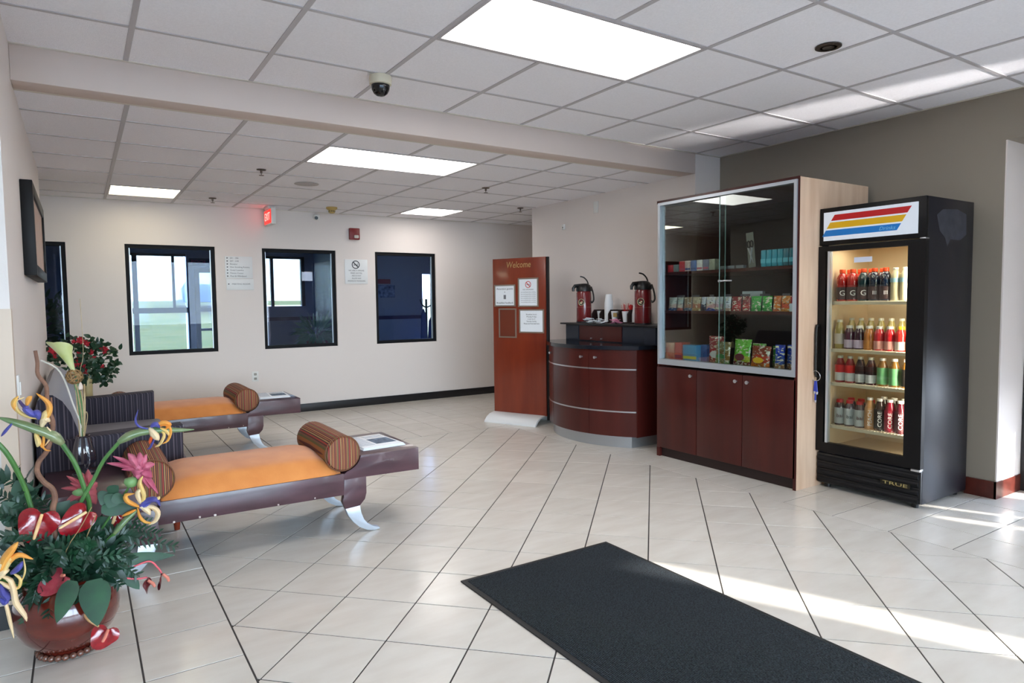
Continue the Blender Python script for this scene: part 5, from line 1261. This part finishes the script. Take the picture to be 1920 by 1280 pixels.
stem([P(132, 1118, 2.86), P(150, 1140, 2.82), P(165, 1162, 2.80), P(185, 1174, 2.80)], .0038, mat('stem_pinkish', (206, 120, 100), .4, rgb2=(150, 150, 80), scale=9))
anthurium(277, 1093, (277, 1112), 25, redk, 2.90, None, tilt=(1.6, -.2, 0), spm=pink, wide=.7)
anthurium(303, 1082, (298, 1108), 30, redk, 2.93, None, tilt=(2.4, .8, 0), spm=pink, wide=.5)
stem([P(190, 1078, 2.92), P(225, 1082, 2.91), P(255, 1085, 2.90), P(276, 1082, 2.90)], .0036, mat('stem_rose', (210, 90, 100), .4))
stem([P(250, 1062, 2.93), P(280, 1052, 2.93), P(296, 1064, 2.93), P(303, 1074, 2.93)], .0036, mat('stem_rose', (210, 90, 100), .4))
anthurium(214, 972, (206, 992), 24, redm, 2.98, None)
# birds of paradise
orange = mat('strelitzia_orange', (230, 140, 52), .55, rgb2=(236, 182, 92), scale=12); yellow = mat('strelitzia_yellow', (232, 190, 96), .55, rgb2=(228, 208, 156), scale=12); blue = mat('strelitzia_blue', (92, 94, 176), .45, rgb2=(60, 60, 130), scale=20)
creamp = mat('strelitzia_cream', (240, 222, 184), .5, rgb2=(228, 190, 140), scale=10)
beak_m = mat('strelitzia_beak', (40, 108, 60), .3, rgb2=(150, 150, 110), scale=6, coat=.3)
def petal(parent, pts, wpx, m, y=YFL, nm='petal', flat=.5):
    sp_ = spline([P(*q) if len(q) == 3 else P(q[0], q[1], y) for q in pts], 12); k = len(sp_)
    rr = [wpx * 1.55 * MPX / 2 * max(.08, sin(pi * min(1, (i / (k - 1)) * .9 + .08)) ** .7) for i in range(k)]
    return obj(nm, tube(BM(), sp_, rr, 8, flat=flat), m, parent, ang=1.2)
def bird(beak, bw_, petals, y=YFL):
    sp_ = spline([P(q[0], q[1], y) for q in beak], 14); k = len(sp_)
    rr = [bw_ * 1.35 * MPX / 2 * max(.06, (1 - (i / (k - 1)) ** 2.2)) ** .8 for i in range(k)]; rr[0] *= .5; rr[1] *= .8
    o = obj('bird_of_paradise', tube(BM(), sp_, rr, 12, flat=.7), beak_m, fa, ang=1.2)
    for pts, w_, m in petals: petal(o, pts, w_, m, y - .01)
    return o
bird([(118, 832), (96, 815), (55, 800), (20, 789), (-6, 782)], 21, [
    ([(80, 795), (92, 772), (90, 755), (68, 737)], 13, orange), ([(78, 792), (84, 778), (88, 768)], 15, yellow), ([(72, 782), (45, 762), (30, 742)], 8, mat('strelitzia_violet', (70, 60, 110), .5)),
    ([(76, 780), (60, 776), (48, 765), (55, 762)], 16, blue), ([(74, 786), (70, 775), (62, 770)], 17, blue), ([(75, 785), (50, 780), (32, 768), (30, 752), (46, 745)], 9, yellow), ([(30, 770), (26, 755), (34, 742)], 12, orange), ([(50, 760), (54, 748), (60, 742)], 12, orange),
    ([(78, 800), (84, 786), (94, 790)], 17, creamp), ([(80, 805), (82, 820), (80, 838), (72, 828)], 6, orange), ([(70, 808), (74, 826), (84, 842), (96, 845)], 5, orange), ([(88, 800), (97, 815), (84, 836)], 6, creamp), ([(66, 812), (72, 828), (70, 838)], 13, yellow), ([(24, 792), (10, 808), (2, 818)], 7, blue)])
stem([P(115, 830), P(140, 868), P(158, 915), P(168, 955, 2.95), P(160, 1060, 2.96)], .0085)
bird([(222, 829), (240, 818), (262, 810), (300, 806), (340, 806), (364, 805)], 19, [
    ([(285, 805), (262, 800), (254, 788), (259, 768)], 6, blue), ([(282, 800), (292, 795), (300, 802)], 14, blue), ([(280, 802), (290, 815), (298, 825)], 20, creamp),
    ([(292, 798), (305, 792), (318, 796), (308, 806)], 12, orange), ([(296, 800), (310, 796), (320, 806), (315, 825), (304, 832)], 8, orange), ([(300, 805), (308, 815), (300, 832), (290, 838)], 8, yellow), ([(285, 815), (282, 825), (280, 832)], 8, mat('strelitzia_redorange', (222, 90, 40), .5)), ([(290, 822), (282, 838), (276, 842)], 6, blue), ([(300, 802), (312, 808), (318, 818)], 9, yellow)])
stem([P(224, 828), P(195, 862), P(175, 900), P(155, 935, 2.92), P(140, 975, 2.94), P(135, 1060, 2.96)], .0072)
bird([(214, 1000), (235, 975), (252, 960), (262, 950)], 13, [
    ([(262, 950), (272, 940), (292, 936), (300, 948)], 15, blue), ([(262, 952), (270, 930), (262, 905), (268, 892)], 11, yellow), ([(266, 948), (285, 950), (296, 960), (292, 975), (278, 984)], 13, creamp), ([(262, 950), (250, 945), (238, 938), (236, 928), (252, 925)], 12, orange),
    ([(258, 952), (262, 968), (272, 978), (286, 980)], 8, orange), ([(262, 948), (275, 955), (282, 965)], 15, creamp), ([(255, 955), (240, 962), (228, 968)], 8, orange), ([(264, 944), (258, 925), (265, 915)], 13, creamp), ([(285, 940), (295, 935), (300, 930)], 10, yellow), ([(262, 955), (274, 945), (284, 940)], 12, blue)], 2.90)
stem([P(215, 1000, 2.90), P(195, 1020, 2.92), P(170, 1050, 2.95), P(150, 1085, 2.96)], .007)
bird([(-14, 1075), (-22, 1090), (-30, 1110), (-40, 1130)], 18, [
    ([(0, 1075), (8, 1050), (22, 1030), (34, 1016)], 17, orange), ([(2, 1080), (15, 1055), (35, 1040), (62, 1048)], 12, orange), ([(0, 1085), (12, 1060), (22, 1046), (40, 1042)], 13, yellow), ([(20, 1075), (34, 1065), (43, 1052)], 13, blue), ([(4, 1080), (20, 1088), (26, 1110), (30, 1130), (46, 1152), (50, 1164)], 13, creamp),
    ([(0, 1095), (6, 1110), (14, 1120), (4, 1130)], 16, blue), ([(0, 1100), (12, 1135), (20, 1170), (26, 1196)], 8, creamp), ([(26, 1075), (38, 1085), (36, 1100), (26, 1105)], 7, yellow), ([(44, 1045), (47, 1070), (40, 1092)], 4, yellow), ([(0, 1090), (18, 1100), (34, 1102)], 9, creamp), ([(-5, 1085), (6, 1072), (18, 1068)], 16, creamp), ([(0, 1120), (10, 1128), (12, 1118)], 13, blue), ([(0, 1070), (4, 1055), (14, 1042)], 14, creamp)], 2.72)
stem([P(-14, 1076, 2.72), P(10, 1090, 2.80), P(50, 1095, 2.88), P(90, 1090, 2.95)], .008)
stem([P(-16, 820, 2.90), P(10, 846, 2.90), P(32, 882, 2.92), P(52, 930, 2.94), P(70, 1000, 2.95), P(85, 1070, 2.96)], .0085)
# pink blooms
pk = mat('protea_pink', (206, 116, 136), .6, rgb2=(166, 66, 96), scale=22); pk2 = mat('protea_rose', (186, 92, 98), .55, rgb2=(160, 70, 80), scale=22)
def protea(u, v, y, m, prs, cone, R):
    c = P(u, v, y)
    o = obj('pink_bloom', lathe(BM(), [(0, -.03), (.018, -.024), (.028, 0), (.025, .03), (.012, .05), (0, .055)], c, 14), m, fa, ang=2)
    for (tu, tv, w_) in prs:
        t = P(tu, tv, y - .015); md = c.lerp(t, .5) + Vector((0, 0, .006)); sp_ = spline([c, md, t], 8); k = len(sp_)
        obj('petal', tube(BM(), sp_, [w_ * 2.3 * MPX / 2 * max(.1, sin(pi * min(1, i / (k - 1) * .86 + .1))) for i in range(k)], 6, flat=.5), m, o, ang=1.5)
    g_ = P(cone[0], cone[1], y - .01); obj('green_base', lathe(BM(), [(0, -.022), (.016, -.018), (.026, 0), (.022, .014), (0, .02)], g_, 12), mat('bloom_green', (120, 160, 100), .5), o, ang=2)
protea(262, 882, 2.93, pk, [(212, 855, 9), (200, 868, 9), (240, 850, 15), (262, 848, 15), (275, 852, 12), (290, 870, 14), (285, 895, 15), (296, 925, 10), (270, 905, 12), (280, 915, 10), (245, 862, 13), (255, 862, 16), (272, 872, 16), (228, 880, 9)], (246, 903), 1)
protea(165, 922, 3.02, pk2, [(150, 885, 14), (165, 880, 13), (125, 892, 10), (115, 915, 9), (182, 905, 14), (178, 930, 14), (155, 895, 16), (132, 905, 10), (180, 945, 12), (120, 945, 12), (172, 890, 12)], (150, 922), 1)
stem([P(246, 905, 2.94), P(225, 940, 2.95), P(180, 1010, 2.96), P(150, 1080, 2.97)], .0045)
stem([P(152, 928, 3.02), P(150, 980, 3.0), P(135, 1080, 2.98)], .0045)
# big leaves, each a part
def bigleaf(b, t, wpx, y, y2, m=g_big, curl=.12, tilt=(0, 0, 0), shape='leaf'):
    p, q = P(b[0], b[1], y), P(t[0], t[1], y2); bm = BM(); leafmesh(bm, p, q - p, vdir + Vector(tilt), (q - p).length, wpx * MPX * 1.5, curl * .3, -.1, n=8, shape='heart')
    obj('leaf', bm, m, fa, ang=1.5)
for a in [((176, 1086), (183, 1174), 34, 2.79, 2.71), ((136, 1088), (106, 1168), 22, 2.80, 2.72), ((118, 940), (128, 1005), 44, 2.99, 2.97), ((172, 1010), (205, 968), 40, 2.98, 2.96), ((185, 938), (212, 928), 22, 2.95, 2.95), ((198, 945), (226, 930), 22, 2.93, 2.93), ((205, 925), (222, 910), 16, 2.95, 2.94),
          ((190, 955), (260, 952), 18, 2.93, 2.91), ((210, 932), (240, 938), 14, 2.92, 2.92), ((150, 1040), (120, 1000), 40, 3.0, 3.0), ((70, 1000), (45, 950), 34, 3.0, 3.0), ((225, 1050), (330, 1040), 16, 2.93, 2.95), ((120, 1100), (60, 1150), 34, 2.88, 2.84), ((80, 1080), (30, 1060), 34, 2.92, 2.90), ((190, 1060), (250, 1075), 22, 2.92, 2.90), ((90, 1010), (70, 1050), 30, 2.93, 2.92), ((40, 980), (5, 940), 30, 2.98, 2.97), ((50, 940), (30, 900), 26, 2.99, 2.98), ((235, 1075), (262, 1105), 16, 2.91, 2.90)]: bigleaf(*a)
# ferns: many narrow leaflets on arching ribs
def frond(bm, pts, ll, lw, n, rnd):
    sp_ = spline(pts, 20); k = len(sp_)
    tube(bm, sp_, .0016, 4)
    for i in range(n):
        t = .18 + .82 * i / n; f = t * (k - 1); a = int(f); b = min(k - 1, a + 1); p = sp_[a].lerp(sp_[b], f - a); d = (sp_[b] - sp_[max(0, a - 1)]).normalized()
        s = d.cross(vdir).normalized(); L = ll * (1 - .5 * t) * rnd.uniform(.8, 1.2)
        for sg in (-1, 1): leafmesh(bm, p, d * .8 + s * sg + vdir * rnd.uniform(-.3, .5), vdir + Vector((rnd.uniform(-.5, .5), 0, .5)), L, lw, .15, n=3, shape='blade')
rnd = random.Random(5); bm = BM(); cnt = 0
ends = [(300, 1000, 2.95), (335, 1025, 2.96), (285, 978, 2.99), (262, 1008, 2.9), (250, 1050, 2.88), (262, 1080, 2.9), (228, 1100, 2.86), (214, 1020, 2.9), (190, 1000, 2.95), (165, 1010, 2.9), (130, 1015, 2.92), (95, 1035, 2.85), (60, 1010, 2.9), (30, 1090, 2.84), (20, 1050, 2.88), (5, 1005, 2.9), (12, 965, 2.98), (-5, 925, 3.0), (38, 905, 3.02), (-20, 885, 3.0), (60, 1130, 2.84), (90, 1160, 2.8), (150, 1130, 2.8), (45, 1170, 2.85), (120, 1120, 2.8), (200, 1085, 2.83), (-30, 960, 2.95), (-25, 1020, 2.9), (25, 935, 3.05), (240, 1000, 2.97), (205, 1050, 2.85), (75, 1090, 2.82), (170, 1060, 2.84), (110, 1060, 2.82), (140, 1050, 2.9), (50, 1060, 2.86)]
for (u, v, y) in ends:
    e_ = P(u, v, y); c0 = root + Vector((rnd.uniform(-.09, .09), rnd.uniform(-.09, .06), 0)); mid = c0.lerp(e_, .55) + Vector((0, 0, rnd.uniform(.05, .09)))
    frond(bm, [c0, mid, e_], .055, .010, 15, rnd)
o = obj('fern_fronds', bm, g_dark, fa, ang=1.5); o['kind'] = 'stuff'
bm = BM(); rnd = random.Random(9)
for k in range(16):
    u, v = rnd.uniform(60, 240), rnd.uniform(1000, 1110); c0 = root + Vector((rnd.uniform(-.1, .1), rnd.uniform(-.1, .08), 0)); e_ = P(u, v, rnd.uniform(2.82, 3.02)); frond(bm, [c0, c0.lerp(e_, .5) + Vector((0, 0, .04)), e_], .05, .011, 11, rnd)
o = obj('fern_fronds', bm, g_big, fa, ang=1.5); o['kind'] = 'stuff'
bm = BM(); scatter(bm, root + Vector((0, 0, .05)), .21, .15, .10, 330, .075, .03, rnd); scatter(bm, P(20, 940, 3.02), .10, .06, .10, 60, .07, .02, rnd)
o = obj('foliage', bm, mat('leaf_deep', (26, 62, 42), .4, rgb2=(16, 42, 32), scale=20), fa, ang=1.5); o['kind'] = 'stuff'
obj('moss', lathe(BM(), [(0, .262), (.125, .262), (.11, .30), (.06, .33), (0, .34)], fc, 20), g_dark, fa)
stem([P(66, 657), P(70, 680), P(71, 702), P(86, 722), P(88, 745), P(90, 765), P(99, 790), P(97, 815), P(88, 845), P(73, 865), P(70, 885), P(82, 903), P(98, 916), P(103, 935), P(99, 965), P(110, 1070, 2.96)], .006, bark, 'twisted_branch', .0105, seg=9, n=70)
stem([P(94, 795), P(97, 770), P(96, 745)], .004, bark, 'twig', .003)
stem([P(150, 1040, 2.9), P(165, 1000, 2.88), P(180, 965, 2.88), P(150, 1000, 2.9)][:3], .0018, mat('dry_twig', (160, 130, 90), .7), 'twig')
stem([P(110, 1090, 2.88), P(125, 1030, 2.86), P(150, 990, 2.85), P(172, 950, 2.86)], .0016, mat('dry_twig', (160, 130, 90), .7), 'twig')

# ================================================================== ribbed vase with calla lily on the near bench
vy = 3.98; vc = Vector((-.012, vy, .4412))
va = empty('calla_vase', vc, 'dark ribbed vase with a calla lily and dried stems on the nearer bench', 'vase')
vg = mat('ribbed_dark_glass', (46, 42, 52), .08, coat=.8, spec=.8)
obj('vase', lathe(BM(), [(0, 0), (.052, 0), (.050, .010), (.022, .022), (.026, .035), (.048, .06), (.050, .09), (.040, .15), (.030, .19), (.032, .198), (.026, .198), (.022, .15), (0, .06)], vc, 48, rib=12, ribd=.05), vg, va, ang=.35)
def Q(u, v, y=vy): return PY(u, v, y)
mouth = vc + Vector((0, 0, .19))
straw = mat('dried_straw', (196, 176, 136), .7, rgb2=(160, 136, 96), scale=20)
MV = .0026
def vstem(pts, r0, m=straw, nm='dried_stem', r1=None):
    sp_ = spline([mouth + Vector((random.uniform(-.012, .012), random.uniform(-.012, .012), -.08))] + [Q(*q) for q in pts], 20); k = len(sp_)
    return obj(nm, tube(BM(), sp_, [r0 + ((r1 or r0) - r0) * i / (k - 1) for i in range(k)], 7), m, va)
vstem([(152, 812), (150, 790), (136, 755), (122, 715), (106, 690), (76, 675)], .004, mat('white_branch', (210, 206, 196), .6), 'pale_branch', .0045)
vstem([(156, 810), (152, 770), (146, 735), (143, 715)], .0042)
vstem([(158, 810), (159, 765), (158, 720)], .004); vstem([(153, 812), (148, 760), (140, 720)], .0035, stem_g, 'stem'); vstem([(160, 808), (164, 780), (161, 772), (158, 792)], .002)
vstem([(157, 812), (156, 760), (150, 725)], .0035); vstem([(150, 812), (146, 775), (143, 740), (141, 720)], .003); vstem([(148, 800), (150, 700), (156, 660), (150, 560)], .0012, straw, 'wisp')
# wicker ball
wc = Q(139, 706); bm = BM()
for k in range(11):
    ax = Vector((random.uniform(-1, 1), random.uniform(-1, 1), random.uniform(-1, 1))).normalized(); s = ax.orthogonal().normalized(); t_ = ax.cross(s)
    tube(bm, [wc + (s * cos(2 * pi * i / 18) + t_ * sin(2 * pi * i / 18)) * .036 + Vector((0, 0, 0)) for i in range(19)], .0032, 5)
o = obj('wicker_ball', bm, mat('wicker', (150, 118, 76), .7), va); o['kind'] = 'stuff'
obj('bud', lathe(BM(), [(0, -.022), (.010, -.012), (.012, .0), (.006, .018), (0, .028)], Q(151, 725), 10), mat('bud_cream', (226, 206, 190), .5), va)
# calla: a rolled funnel flaring to the left
calla = mat('calla_green_white', (176, 196, 92), .45, rgb2=(214, 218, 170), scale=7, sheen=.2)
bm = BM(); n = 16; rings = []
path = spline([Q(140, 700), Q(135, 690), Q(128, 676), Q(120, 662), Q(114, 650)], 10); k = len(path)
for i, p in enumerate(path):
    f = i / (k - 1); R_i = (.006 + .045 * f ** 1.5); row = []
    for j in range(n + 1):
        a = -2.6 + 5.2 * j / n; dirv = CR * sin(a) * R_i * (1 + .25 * f * (1 if sin(a) < 0 else 0)) + CF * -cos(a) * R_i
        row.append(bm.verts.new(p + dirv + Vector((0, 0, .022 * f * f * (-cos(a)) * -1 + .012 * f * abs(sin(a))))))
    rings.append(row)
for a_, b_ in zip(rings, rings[1:]):
    for j in range(n): bm.faces.new((a_[j], b_[j], b_[j + 1], a_[j + 1]))
obj('calla_lily', bm, calla, va, ang=2)
vstem([(156, 805), (152, 750), (144, 715), (140, 700)], .004, stem_g, 'stem')

# ================================================================== red flowering plant on the far bench
ry = 6.36; rcn = Vector((.03, ry, .4412))
rv = empty('red_flower_vase', rcn, 'tan vase of bushy red flowers and dark leaves on the farther bench', 'flower vase')
obj('vase', lathe(BM(), [(0, 0), (.034, 0), (.036, .01), (.033, .15), (.040, .30), (.043, .325), (.036, .325), (.03, .16), (0, .05)], rcn, 24), mat('vase_tan', (206, 190, 140), .45, rgb2=(186, 166, 116), scale=12), rv)
def W(u, v, y=ry): return PY(u, v, y)
MW = .0045
rnd = random.Random(21); bm = BM()
mw = rcn + Vector((0, 0, .32))
blobs = [(110, 655, 16), (135, 645, 16), (160, 650, 22), (180, 668, 22), (150, 675, 22), (195, 650, 14), (196, 700, 15), (205, 690, 12), (190, 712, 10), (120, 670, 14), (165, 700, 16), (214, 660, 8), (218, 680, 6), (172, 690, 18), (140, 690, 12), (100, 672, 10), (160, 715, 9)]
for (u, v, rr) in blobs:
    c = W(u, v, ry + rnd.uniform(-.07, .07))
    for _ in range(int(rr * 1.9)):
        p = c + Vector((rnd.gauss(0, .45), rnd.gauss(0, .5), rnd.gauss(0, .45))) * rr * MW
        leafmesh(bm, p, (rnd.uniform(-1, 1), rnd.uniform(-1, 0), rnd.uniform(-.8, .8)), (rnd.uniform(-.6, .6), -1, rnd.uniform(0, .8)), rnd.uniform(.035, .06), rnd.uniform(.025, .042), .2, n=4)
o = obj('foliage', bm, mat('ivy_dark', (36, 70, 42), .4, rgb2=(22, 50, 34), scale=18), rv, ang=1.5); o['kind'] = 'stuff'
bm = BM()
for (u, v, rr) in blobs:
    e_ = W(u, v); tube(bm, spline([mw + Vector((0, 0, -.05)), mw.lerp(e_, .5) + Vector((0, 0, .03)), e_], 8), .0022, 4)
o = obj('stems', bm, stem_g, rv); o['kind'] = 'stuff'
redf = mat('poinsettia_red', (200, 44, 60), .5, rgb2=(170, 26, 44), scale=30)
for (u, v, rr) in [(99, 657, 15), (151, 638, 15), (162, 644, 12), (172, 660, 12), (196, 655, 15), (149, 665, 13), (174, 672, 12), (146, 681, 14), (156, 684, 11), (160, 695, 11), (192, 685, 9), (138, 640, 9), (104, 668, 10)]:
    c = W(u, v, ry - .08); bm = BM()
    for j in range(11):
        a = 2 * pi * j / 11 + rnd.uniform(-.2, .2); lf = rnd.uniform(.6, 1.05) * rr * MW * .62
        leafmesh(bm, c + Vector((0, -.008 * (j % 2), 0)), CR * cos(a) + CU * sin(a) - CF * rnd.uniform(.1, .5), -CF, lf, lf * .55, .25, n=3, shape='petal')
    bmesh.ops.create_icosphere(bm, subdivisions=1, radius=.009, matrix=Matrix.Translation(c + Vector((0, -.01, 0))))
    obj('red_bloom', bm, redf, rv, ang=1.5)
